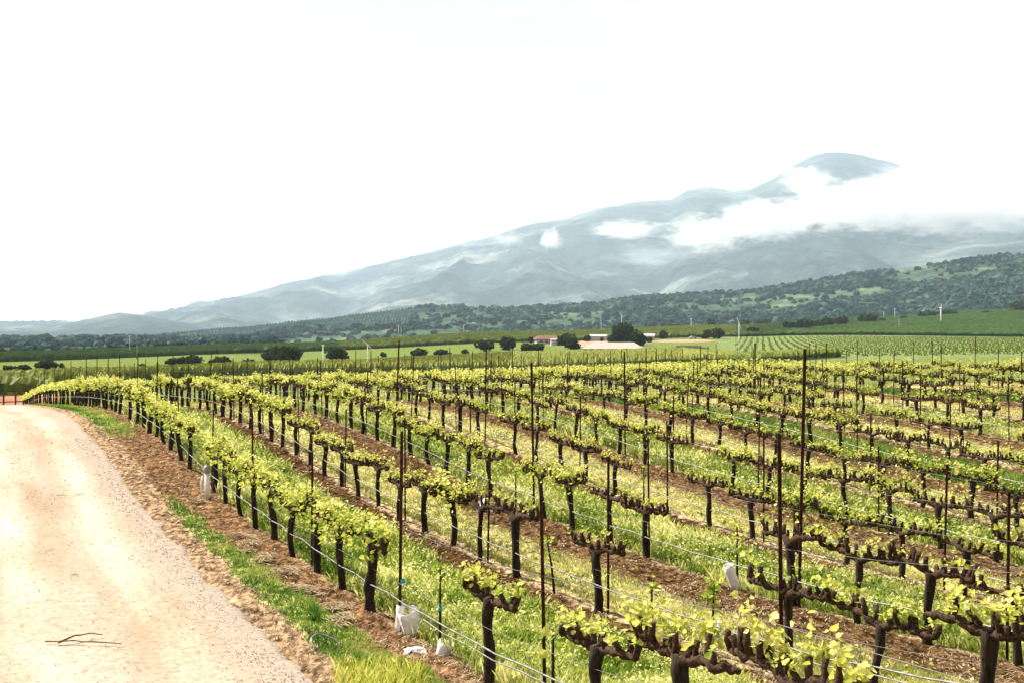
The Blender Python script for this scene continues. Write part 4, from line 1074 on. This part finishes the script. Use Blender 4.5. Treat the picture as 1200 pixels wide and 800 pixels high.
wind_machine(1035.5, 366, 372, 'tiny white post on the ridge left of the small wind machine', None, d=1150, fat=0.8)
wind_machine(1102.5, 361, 382, 'bright white wind machine on the dark slope at right', (1.45, 5), d=880, fat=1.6)
wind_machine(1053.5, 373, 388, 'thin yellowish post on the dark slope', None, d=760, fat=0.45)
wind_machine(160.5, 404, 417, 'thin post in the left vine band', None, d=400, fat=0.45)
wind_machine(837, 384, 396, 'thin pale post by the bushes right of the parked car', None, d=640, fat=0.4)

# ------------------------------------------------------------------ farm buildings
def frame_at(px, py, dmin=300):
    return at(px, py, dmin)
def house(px0, px1, ybase, ywall, yroof, name, label, roofmat, wallmat, depth, az=0.0, hip=True, windows=(), door=None, dmin=300, over=0.5, cat='house'):
    x0, d, z = frame_at((px0 + px1) / 2, ybase, dmin)
    W = (px1 - px0) / FPX * d; hw = (ybase - ywall) / FPX * d; hr = (ywall - yroof) / FPX * d
    e = bpy.data.objects.new(name, None); COL.objects.link(e); e.location = (x0, d, z - 0.1); e.rotation_euler.z = az; tag(e, label, cat)
    b = MB(); b.box(-W / 2, W / 2, 0, depth, -0.5, hw); link('wall', b.mesh('wall'), M[wallmat], e)
    b = MB(); o = over; k = W * 0.18 if hip else 0
    zz = hw + 0.02
    vs = [(-W / 2 - o, -o, zz - .1), (W / 2 + o, -o, zz - .1), (W / 2 + o, depth + o, zz - .1), (-W / 2 - o, depth + o, zz - .1),
          (-W / 2 - o, -o, zz + .1), (W / 2 + o, -o, zz + .1), (W / 2 + o, depth + o, zz + .1), (-W / 2 - o, depth + o, zz + .1),
          (-W / 2 - o + k, depth / 2, zz + hr), (W / 2 + o - k, depth / 2, zz + hr)]
    b.add(vs, [(3, 2, 1, 0), (0, 1, 5, 4), (1, 2, 6, 5), (2, 3, 7, 6), (3, 0, 4, 7), (4, 5, 9, 8), (6, 7, 8, 9), (5, 6, 9), (7, 4, 8)])
    link('roof', b.mesh('roof'), M[roofmat], e)
    for (u, w_, h0, h1) in windows:
        f = MB(); c_ = -W / 2 + u * W; f.box(c_ - w_ / 2 - .1, c_ + w_ / 2 + .1, -0.07, 0.02, h0 - .1, h1 + .1)
        fo = link('window', f.mesh('window'), M['white_paint'], e)
        g_ = MB(); g_.box(c_ - w_ / 2, c_ + w_ / 2, -0.10, -0.02, h0, h1); link('pane', g_.mesh('pane'), M['glass_dark'], fo)
    if door:
        u, w_, h1 = door; c_ = -W / 2 + u * W; f = MB(); f.box(c_ - w_ / 2, c_ + w_ / 2, -0.08, 0.02, 0, h1); link('door', f.mesh('door'), M['dark_metal'], e)
    return e
house(629, 655, 403, 397.5, 393, 'farmhouse', 'low white farmhouse with a hipped red tiled roof', 'roof_red', 'wall_pale', 9, 0.1, True,
      ((0.2, 1.2, 0.8, 1.9), (0.45, 1.4, 0.8, 1.9)), (0.62, 1.0, 2.0), over=0.7)
house(646, 657, 405, 398, 396.5, 'outbuilding', 'bright white flat roofed outbuilding at the right end of the farmhouse', 'roof_pale', 'white_paint', 5, 0.05, False, over=0.15, cat='outbuilding')
house(691, 711, 399.5, 394, 392, 'shed', 'white shed between the green bush and the huge oak', 'white_paint', 'wall_pale', 7, 0, False, (), (0.72, 1.6, 2.0), over=0.2, cat='shed')
house(747, 767, 399, 393.5, 391, 'shed', 'white shed showing right of the oaks', 'white_paint', 'wall_pale', 7, -0.1, False, (), (0.3, 1.8, 2.0), over=0.2, cat='shed')
house(684, 752, 411.5, 408.5, 401, 'barn', 'long low barn with a broad pale roof in front of the oaks', 'roof_pale', 'wall_pale', 16, -0.12, True, ((0.25, 1.2, 0.3, 1.0), (0.55, 1.2, 0.3, 1.0)), (0.8, 2.0, 1.2), over=0.8, cat='barn')
x, d, z = frame_at(808, 409, 300)
e = bpy.data.objects.new('hoop_shelter', None); COL.objects.link(e); e.location = (x, d, z); tag(e, 'long dark low shelter lying in the grass right of the barn', 'shelter')
b = MB(); L = 22 / FPX * d
for q in range(9):
    pass
vs = []; n2 = 7
for i in range(12):
    xx = -L + 2 * L * i / 11
    for j in range(n2):
        a = math.pi * j / (n2 - 1); k = 1 - 0.5 * abs(i / 5.5 - 1) ** 2
        vs.append((xx, math.cos(a) * 1.6, math.sin(a) * 1.1 * k + 0.0))
b.add(vs, [(i * n2 + j, (i + 1) * n2 + j, (i + 1) * n2 + j + 1, i * n2 + j + 1) for i in range(11) for j in range(n2 - 1)])
link('cover', b.mesh('cover', True), M['dark_metal'], e)
b = MB(); b.box(-L * 0.75, L * 0.5, -0.5, 0.5, 0.9, 1.35); link('pale_sheet', b.mesh('pale_sheet'), M['roof_pale'], e)

# parked car
x, d, z = frame_at(812, 397, 300)
e = bpy.data.objects.new('parked_car', None); COL.objects.link(e); e.location = (x, d, z); e.rotation_euler.z = 0.1; tag(e, 'small white car parked on the pink farm yard', 'car')
prof = [(-2.1, .35), (-2.15, .8), (-1.3, .95), (-0.8, 1.42), (0.7, 1.45), (1.35, .98), (2.05, .85), (2.15, .4)]
b = MB(); vs = [(p, -0.85, q) for p, q in prof] + [(p, 0.85, q) for p, q in prof]; n = len(prof)
b.add(vs, [tuple(range(n)), tuple(range(2 * n - 1, n - 1, -1))] + [(i, i + n, (i + 1) % n + n, (i + 1) % n) for i in range(n)])
link('body', b.mesh('body'), M['white_paint'], e)
b = MB(); b.box(-0.75, 0.75, -0.88, 0.88, 0.98, 1.32); link('window', b.mesh('window'), M['glass_dark'], e)
wm = None
for sx in (-1.3, 1.3):
    for sy in (-0.85, 0.85):
        if wm is None:
            b = MB(); b.tube([(0, -0.12, 0), (0, 0.12, 0)], 0.34, 12); wm = b.mesh('wheel', True); wm.materials.append(M['dark_metal'])
        w_ = link('wheel', wm, None, e); w_.location = (sx, sy, 0.34)

# ------------------------------------------------------------------ fence at the far left
fx = [px_x(-90, 122), px_x(32, 122)]
e = bpy.data.objects.new('rail_fence', None); COL.objects.link(e)
x0, x1 = fx; zz = lambda x: float(base_h(np.array([x]), np.array([122.0]))[0])
e.location = (x1, 122, zz(x1)); tag(e, 'dark rail fence across the track beyond the road crest', 'fence')
pm = MB(); pm.box(-.07, .07, -.07, .07, -0.3, 1.75); pmm = pm.mesh('post'); pmm.materials.append(M['tree_bark'])
xs = np.arange(x1, x0, -1.28)
for i, xx in enumerate(xs):
    o = link('post', pmm, None, e); o.location = (xx - x1, 0, zz(xx) - zz(x1)); o.scale.z = 1.25 if i == 0 else 1
for hh in (1.45, 0.75):
    b = MB(); b.tube([(xx - x1, -0.09, zz(xx) - zz(x1) + hh) for xx in xs], 0.06, 5); link('rail', b.mesh('rail', True), M['tree_bark'], e)
b = MB(); b.box(-0.28, 0.28, -0.06, 0.0, 0.0, 0.72); o = link('notice_board', b.mesh('notice_board'), M['white_plastic']); o.location = (px_x(27, 120.8), 121.6, zz(x1) + 0.7)
tag(o, 'small pale board hung on the fence near its end post', 'board')

# ------------------------------------------------------------------ hills and mountain
def hill_sheet(name, px, top, D0, D1, base_y, mat, relief, nz_, seed, col=None, back=1.25, rug=1.0):
    """A slope rising from depth D0 to a ridge at depth D1 whose crest stands at the heights read off the photograph."""
    m = len(px); nd = nz_
    T_ = np.concatenate([np.linspace(0, 1, nd), [1.02, 1.06, 1.12, 1.2]])
    V = []
    topz = EYE - (top - 390) / FPX * D1
    for t in T_:
        D = D0 + (D1 - D0) * t
        x = px_x(px, D); bz = EYE - (base_y - 390) / FPX * D0 - 6
        u = min(t, 1)
        z = bz + (topz - bz) * (0.75 * u ** 1.25 + 0.25 * u)
        sx = x / rug; sy = D / rug
        g = 1 - np.abs(2 * fbm(sx / 900 + 0.35 * fbm(sx / 500, sy / 500, 2, seed + 7), sy / 2300, 5, seed) - 1)
        g2 = fbm(sx / 230, sy / 400, 4, seed + 3) - 0.5
        z = z + (g - 0.75) * relief * (4 * u * (1 - u) + 0.12 * u) + g2 * relief * 0.30 * (4 * u * (1 - u) ** 0.8 + 0.05)
        if t > 1: z = z - (t - 1) * back * (topz - bz) * 1.5
        V.append(np.stack([x, D, z], 1) if np.ndim(D) else np.stack([x, np.full(m, D), z], 1))
    V = np.concatenate(V); n = len(T_)
    ii = (np.arange(n - 1)[:, None] * m + np.arange(m - 1)[None]).ravel()
    F = np.stack([ii, ii + 1, ii + m + 1, ii + m], 1)
    me = mesh_np(name, V, F, None, True)
    o = link(name, me, mat); tag(o, kind='structure')
    return V.reshape(n, m, 3)[:nd], o

def mountain_mat(name, c0, c1, c2, s1, s2, bump):
    m, nt, b = principled(name, 1.0, 0.0)
    t = nt.nodes.new('ShaderNodeTexCoord')
    a = nt.nodes.new('ShaderNodeTexNoise'); a.inputs['Scale'].default_value = s1; a.inputs['Detail'].default_value = 8; a.inputs['Roughness'].default_value = 0.65
    b2 = nt.nodes.new('ShaderNodeTexNoise'); b2.inputs['Scale'].default_value = s2; b2.inputs['Detail'].default_value = 6; b2.inputs['Roughness'].default_value = 0.7
    nt.links.new(t.outputs['Object'], a.inputs[0]); nt.links.new(t.outputs['Object'], b2.inputs[0])
    r1 = ramp(nt, [(0.36, c0), (0.52, c1), (0.66, c2)]); r2 = ramp(nt, [(0.38, (0.45, 0.5, 0.5)), (0.6, (1.25, 1.25, 1.2))])
    nt.links.new(a.outputs['Fac'], r1.inputs[0]); nt.links.new(b2.outputs['Fac'], r2.inputs[0])
    k = nt.nodes.new('ShaderNodeMix'); k.data_type = 'RGBA'; k.blend_type = 'MULTIPLY'; k.inputs[0].default_value = 1
    nt.links.new(r1.outputs[0], k.inputs[6]); nt.links.new(r2.outputs[0], k.inputs[7]); nt.links.new(k.outputs[2], b.inputs['Base Color'])
    bp = nt.nodes.new('ShaderNodeBump'); bp.inputs['Distance'].default_value = bump; bp.inputs['Strength'].default_value = 1
    nt.links.new(b2.outputs['Fac'], bp.inputs['Height']); nt.links.new(bp.outputs[0], b.inputs['Normal'])
    return m
MM = mountain_mat('mountain_scrub', (0.016, 0.025, 0.028), (0.042, 0.055, 0.055), (0.17, 0.175, 0.155), 0.0011, 0.0085, 40)
HM = mountain_mat('hill_grass', (0.035, 0.06, 0.042), (0.055, 0.085, 0.055), (0.12, 0.155, 0.085), 0.006, 0.04, 3)

# main mountain, ridge about eight and a half kilometres off
top_pts = [(-300, 392), (0, 390), (120, 385), (180, 371), (260, 352), (320, 337), (370, 325), (410, 319), (430, 313), (470, 304), (530, 289), (580, 277), (600, 270), (630, 261), (665, 256), (700, 245), (750, 236), (785, 235),
           (805, 222), (830, 218), (860, 223), (880, 220), (905, 208), (920, 200), (940, 189), (952, 184), (962, 181.4), (973, 180.2), (985, 180.4), (998, 181.8), (1012, 183.6), (1024, 186.6), (1036, 188.6), (1050, 192), (1090, 215), (1140, 235), (1200, 246), (1300, 262), (1500, 290), (1700, 320)]
px = np.arange(-300, 1701, 3.4)
mt, _ = hill_sheet('mountain', px, np.interp(px, *zip(*top_pts)), 4600, 11500, 393, MM, 300, 180, 11)
# hazy lower hill on the left
px = np.arange(-300, 330, 3)
hill_sheet('hill', px, np.interp(px, [-300, 0, 20, 50, 80, 100, 125, 140, 165, 190, 215, 250, 300, 330], [395, 390, 386, 384, 379, 375, 369, 366.5, 369, 374, 378, 384, 392, 396]), 4200, 5600, 394, MM, 55, 60, 23)
# lower spur of the mountain at right, bare beneath the cloud
px = np.arange(560, 1701, 4)
hill_sheet('mountain_spur', px, np.interp(px, [560, 640, 760, 850, 950, 1050, 1120, 1200, 1400, 1700], [388, 378, 352, 336, 318, 300, 284, 272, 255, 250]), 4000, 7400, 393.5, MM, 34, 110, 31)

# wooded foothill
top2 = [(-300, 406), (0, 404), (100, 401), (150, 398), (200, 392), (300, 383), (350, 377), (390, 374), (440, 368), (480, 362), (520, 360), (600, 361), (650, 361), (700, 358), (740, 351), (800, 347), (870, 344), (900, 339), (960, 329), (1010, 321), (1060, 315), (1100, 309), (1200, 298), (1300, 290), (1700, 280)]
px = np.arange(-300, 1701, 4)
f1, _ = hill_sheet('foothill', px, np.interp(px, *zip(*top2)), 1500, 2500, 399, HM, 36, 60, 41, rug=0.45)
px = np.arange(1040, 1701, 4)
f2, _ = hill_sheet('foothill', px, np.interp(px, [1040, 1085, 1100, 1130, 1160, 1200, 1300, 1700], [384, 366, 356, 336, 320, 308, 296, 280]), 1450, 2000, 384, HM, 24, 50, 57, rug=0.4)

def tree_mass(name, label, surf, n, size, seed, dens, mat='scrub_leaf_hazed'):
    """Thousands of far crowns standing on a slope: each a small lumpy dome."""
    r = np.random.default_rng(seed); nd, m, _ = surf.shape
    a = r.random(n) ** 0.8 * (nd - 1.001); b = r.random(n) * (m - 1.001)
    i, j = a.astype(int), b.astype(int); u, v = (a - i)[:, None], (b - j)[:, None]
    P = surf[i, j] * (1 - u) * (1 - v) + surf[i + 1, j] * u * (1 - v) + surf[i, j + 1] * (1 - u) * v + surf[i + 1, j + 1] * u * v
    k = dens(P, a / nd, r); P = P[k]; n = len(P)
    s = size * r.uniform(0.55, 1.5, n) ** 1.3 * np.clip(P[:, 1] / 1500, 0.35, 1.3)
    n1, n2 = 3, 6; D = [(0, 0, 1.0)]
    for q in range(n1):
        ph = [0.9, 0.35, -0.3][q]
        for w in range(n2):
            t = 2 * math.pi * (w + 0.5 * q) / n2; D.append((math.cos(ph) * math.cos(t), math.cos(ph) * math.sin(t), math.sin(ph)))
    D = np.array(D); V = D[None] * r.uniform(0.6, 1.35, (n, len(D), 1)) * s[:, None, None]
    V[:, :, 2] *= 0.85; V += P[:, None]; V[:, :, 2] += (s * 0.35)[:, None]
    F = [(0, 1 + w, 1 + (w + 1) % n2) for w in range(n2)]
    for q in range(n1 - 1):
        for w in range(n2):
            A = 1 + q * n2 + w; B = 1 + q * n2 + (w + 1) % n2; F += [(A, A + n2, B), (B, A + n2, B + n2)]
    F = (np.array(F)[None] + (np.arange(n) * len(D))[:, None, None]).reshape(-1, 3)
    T = np.clip(0.15 + 0.7 * fbm(P[:, 0] / 45, P[:, 1] / 60, 3, seed + 50) + r.normal(0, 0.2, n), 0, 1)
    me = mesh_np(name, V.reshape(-1, 3), F, {'tint': ('FLOAT', (np.repeat(T, len(D)).reshape(n, -1) + r.normal(0, 0.12, (n, len(D)))).clip(0, 1).ravel())}, False)
    tag(link(name, me, M[mat]), label, kind='stuff')
    print(name, n)
def dens1(P, a, r):
    d = fbm(P[:, 0] / 120, P[:, 1] / 170, 4, 91)
    px = 600 + FPX * P[:, 0] / P[:, 1]
    orch = (px > 130) & (px < 480) & (a > 0.35)
    k = (r.random(len(P)) < smooth01(0.43, 0.55, d) * 0.93 + 0.05) & ~orch
    return k
tree_mass('wooded_hillside', 'haze-tinted green woods covering the long foothill', f1, 42000, 3.9, 3, dens1)
tree_mass('wooded_hillside', 'dark woods on the nearer foothill at the right edge', f2, 12000, 3.9, 4, lambda P, a, r: r.random(len(P)) < smooth01(0.30, 0.42, fbm(P[:, 0] / 90, P[:, 1] / 120, 4, 95)))
# orchard planted in lines on the left end of the foothill
nd, m, _ = f1.shape; rws = []
pxs = np.arange(-300, 1701, 4)
for jx in np.arange(100, 860, 3.6):
    j = int((jx + 300) / 4)
    for ai in np.linspace(nd * 0.40, nd - 1.2, 26):
        if jx > 480 and ai < nd * 0.86: continue
        ai = ai + random.uniform(-.12, .12); jj = (jx + 300) / 4 + random.uniform(-.15, .15) + 0.05 * ai; j = int(jj); i = int(min(ai, nd - 2)); u = ai - i; v = jj - j
        p = f1[i, j] * (1 - u) * (1 - v) + f1[i + 1, j] * u * (1 - v) + f1[i, j + 1] * (1 - u) * v + f1[i + 1, j + 1] * u * v
        rws.append(p)
rws = np.array(rws)
class _S: pass
def dome_list(name, label, P, size, seed, mat):
    r = np.random.default_rng(seed); n = len(P)
    s = size * r.uniform(0.8, 1.2, n)
    D = np.array([(0, 0, 1.1), (1, 0, .2), (.3, .95, .2), (-.8, .6, .2), (-.8, -.6, .2), (.3, -.95, .2)])
    V = D[None] * r.uniform(0.8, 1.2, (n, 6, 1)) * s[:, None, None] + P[:, None]
    F = np.array([(0, 1, 2), (0, 2, 3), (0, 3, 4), (0, 4, 5), (0, 5, 1)]); F = (F[None] + (np.arange(n) * 6)[:, None, None]).reshape(-1, 3)
    me = mesh_np(name, V.reshape(-1, 3), F, {'tint': ('FLOAT', np.repeat(np.clip(0.4 + r.normal(0, .15, n), 0, 1), 6))}, True)
    tag(link(name, me, M[mat]), label, kind='stuff')
dome_list('orchard', 'orchard trees in straight lines on the left end of the foothill', rws, 3.6, 6, 'scrub_leaf_hazed')
# scattered valley trees in front of the foothill
r = np.random.default_rng(12); n = 520
pp = r.uniform(-40, 900, n); dd = r.uniform(1250, 1900, n); k = fbm(pp / 60, dd / 300, 3, 77) > 0.5
pp, dd = pp[k], dd[k]; xx = px_x(pp, dd)
tree_mass('valley_trees', 'scattered far trees on the valley floor below the foothill', np.stack([np.stack([px_x(np.arange(-200, 330, 6.), q), np.full(89, q), base_h(px_x(np.arange(-200, 330, 6.), q), np.full(89, q))], 1) for q in (560., 900., 1300., 1900.)]), 3800, 5.0, 8,
          lambda P, a, r: (r.random(len(P)) < smooth01(0.46, 0.6, fbm(P[:, 0] / 90, P[:, 1] / 90, 3, 78))))

# ------------------------------------------------------------------ cloud bank on the mountain
def cloud_material(name, dens, scale, thr0, thr1, seed):
    m = bpy.data.materials.new(name); m.use_nodes = True; nt = m.node_tree; nt.nodes.clear()
    o = nt.nodes.new('ShaderNodeOutputMaterial'); v = nt.nodes.new('ShaderNodeVolumePrincipled')
    v.inputs['Color'].default_value = (1, 1, 1, 1); v.inputs['Anisotropy'].default_value = 0.0
    g = nt.nodes.new('ShaderNodeTexCoord'); n = nt.nodes.new('ShaderNodeTexNoise'); n.inputs['Scale'].default_value = scale; n.inputs['Detail'].default_value = 7; n.inputs['Roughness'].default_value = 0.68
    mp = nt.nodes.new('ShaderNodeMapping'); mp.inputs['Location'].default_value = (seed, seed * 0.7, 0)
    nt.links.new(g.outputs['Object'], mp.inputs[0]); nt.links.new(mp.outputs[0], n.inputs[0])
    # soft edge: density falls off towards the rim of the unit sphere the mesh is a scaled copy of
    gr = nt.nodes.new('ShaderNodeVectorMath'); gr.operation = 'LENGTH'; nt.links.new(g.outputs['Object'], gr.inputs[0])
    fall = nt.nodes.new('ShaderNodeMapRange'); fall.inputs['From Min'].default_value = 1.0; fall.inputs['From Max'].default_value = 0.25; fall.inputs['To Min'].default_value = -0.32; fall.inputs['To Max'].default_value = 0.13
    nt.links.new(gr.outputs['Value'], fall.inputs['Value'])
    ad = nt.nodes.new('ShaderNodeMath'); ad.operation = 'ADD'; nt.links.new(n.outputs['Fac'], ad.inputs[0]); nt.links.new(fall.outputs[0], ad.inputs[1])
    mr = nt.nodes.new('ShaderNodeMapRange'); mr.inputs['From Min'].default_value = thr0; mr.inputs['From Max'].default_value = thr1; mr.inputs['To Max'].default_value = dens * 3.0
    nt.links.new(ad.outputs[0], mr.inputs['Value']); nt.links.new(mr.outputs[0], v.inputs['Density']); nt.links.new(v.outputs[0], o.inputs['Volume'])
    return m
def cloud(px, py, wpx, hpx, D, dd, label, dens, scale, seed, t0=0.44, t1=0.84, roll=0.0):
    b = MB(); n1, n2 = 10, 18; vs = []
    for i in range(n1):
        for j in range(n2):
            ph = math.pi * (i / (n1 - 1) - 0.5); t = 2 * math.pi * j / n2
            vs.append((math.cos(ph) * math.cos(t), math.cos(ph) * math.sin(t), math.sin(ph)))
    b.add(vs, [(i * n2 + j, i * n2 + (j + 1) % n2, (i + 1) * n2 + (j + 1) % n2, (i + 1) * n2 + j) for i in range(n1 - 1) for j in range(n2)])
    o = link('cloud', b.mesh('cloud', True), cloud_material('cloud_vapour', dens, scale, t0, t1, seed))
    o.location = (px_x(px, D), D, EYE - (py - 390) / FPX * D); o.scale = (wpx / 2 / FPX * D, dd, hpx / 2 / FPX * D); o.rotation_euler.y = roll
    tag(o, label, 'cloud')
CLOUDS = [(1125, 236, 420, 140, 6500, 480, 'broad white cloud bank swallowing the mountain side at the right edge', 0.0069, 4.6, 1.3),
          (1010, 242, 280, 105, 6450, 400, 'white cloud bank hanging just below the summit', 0.0069, 4.6, 4.1),
          (900, 258, 210, 84, 6400, 330, 'ragged left shoulder of the cloud bank', 0.0067, 4.2, 6.2),
          (945, 214, 120, 64, 6900, 240, 'wisp of cloud climbing towards the summit from the left', 0.0046, 3.6, 9.6),
          (1160, 205, 380, 150, 7000, 420, 'thin high veil of cloud above the bank at the right edge', 0.0030, 2.4, 2.9),
          (826, 276, 150, 66, 6350, 240, 'torn cloud patch left of the cloud bank', 0.0064, 3.9, 7.7),
          (735, 270, 150, 40, 6350, 200, 'flat thin cloud streak on the middle of the slope', 0.0060, 4.0, 11.2),
          (760, 300, 170, 50, 6000, 200, 'faint mist lying under the flat cloud streak', 0.0013, 2.2, 17.3),
          (645, 281, 46, 42, 6300, 140, 'small round white cloud puff alone on the slope', 0.0092, 2.6, 14.9),
          (594, 280, 60, 34, 6300, 130, 'faint wisp left of the small round cloud puff', 0.0025, 2.2, 19.1)]
if True:
    for q in CLOUDS: cloud(*q)

# ------------------------------------------------------------------ haze
b = MB(); b.box(-14000, 16000, -300, 16500, -75, 2100)
hm = bpy.data.materials.new('haze_air'); hm.use_nodes = True; nt = hm.node_tree; nt.nodes.clear()
o_ = nt.nodes.new('ShaderNodeOutputMaterial'); v = nt.nodes.new('ShaderNodeVolumePrincipled'); v.inputs['Color'].default_value = (0.68, 0.84, 1.0, 1); v.inputs['Density'].default_value = 0.000050; v.inputs['Anisotropy'].default_value = 0.2
nt.links.new(v.outputs[0], o_.inputs['Volume'])
HZ = link('haze', b.mesh('haze'), hm); tag(HZ, 'pale haze filling the valley air', kind='stuff')
tri = sum(len(o.data.polygons) * 2 for o in scene.objects if o.type == 'MESH')
print('objects', len(scene.objects), 'polys*2 (instances counted)', tri, 'unique', sum(len(m.polygons) for m in bpy.data.meshes))
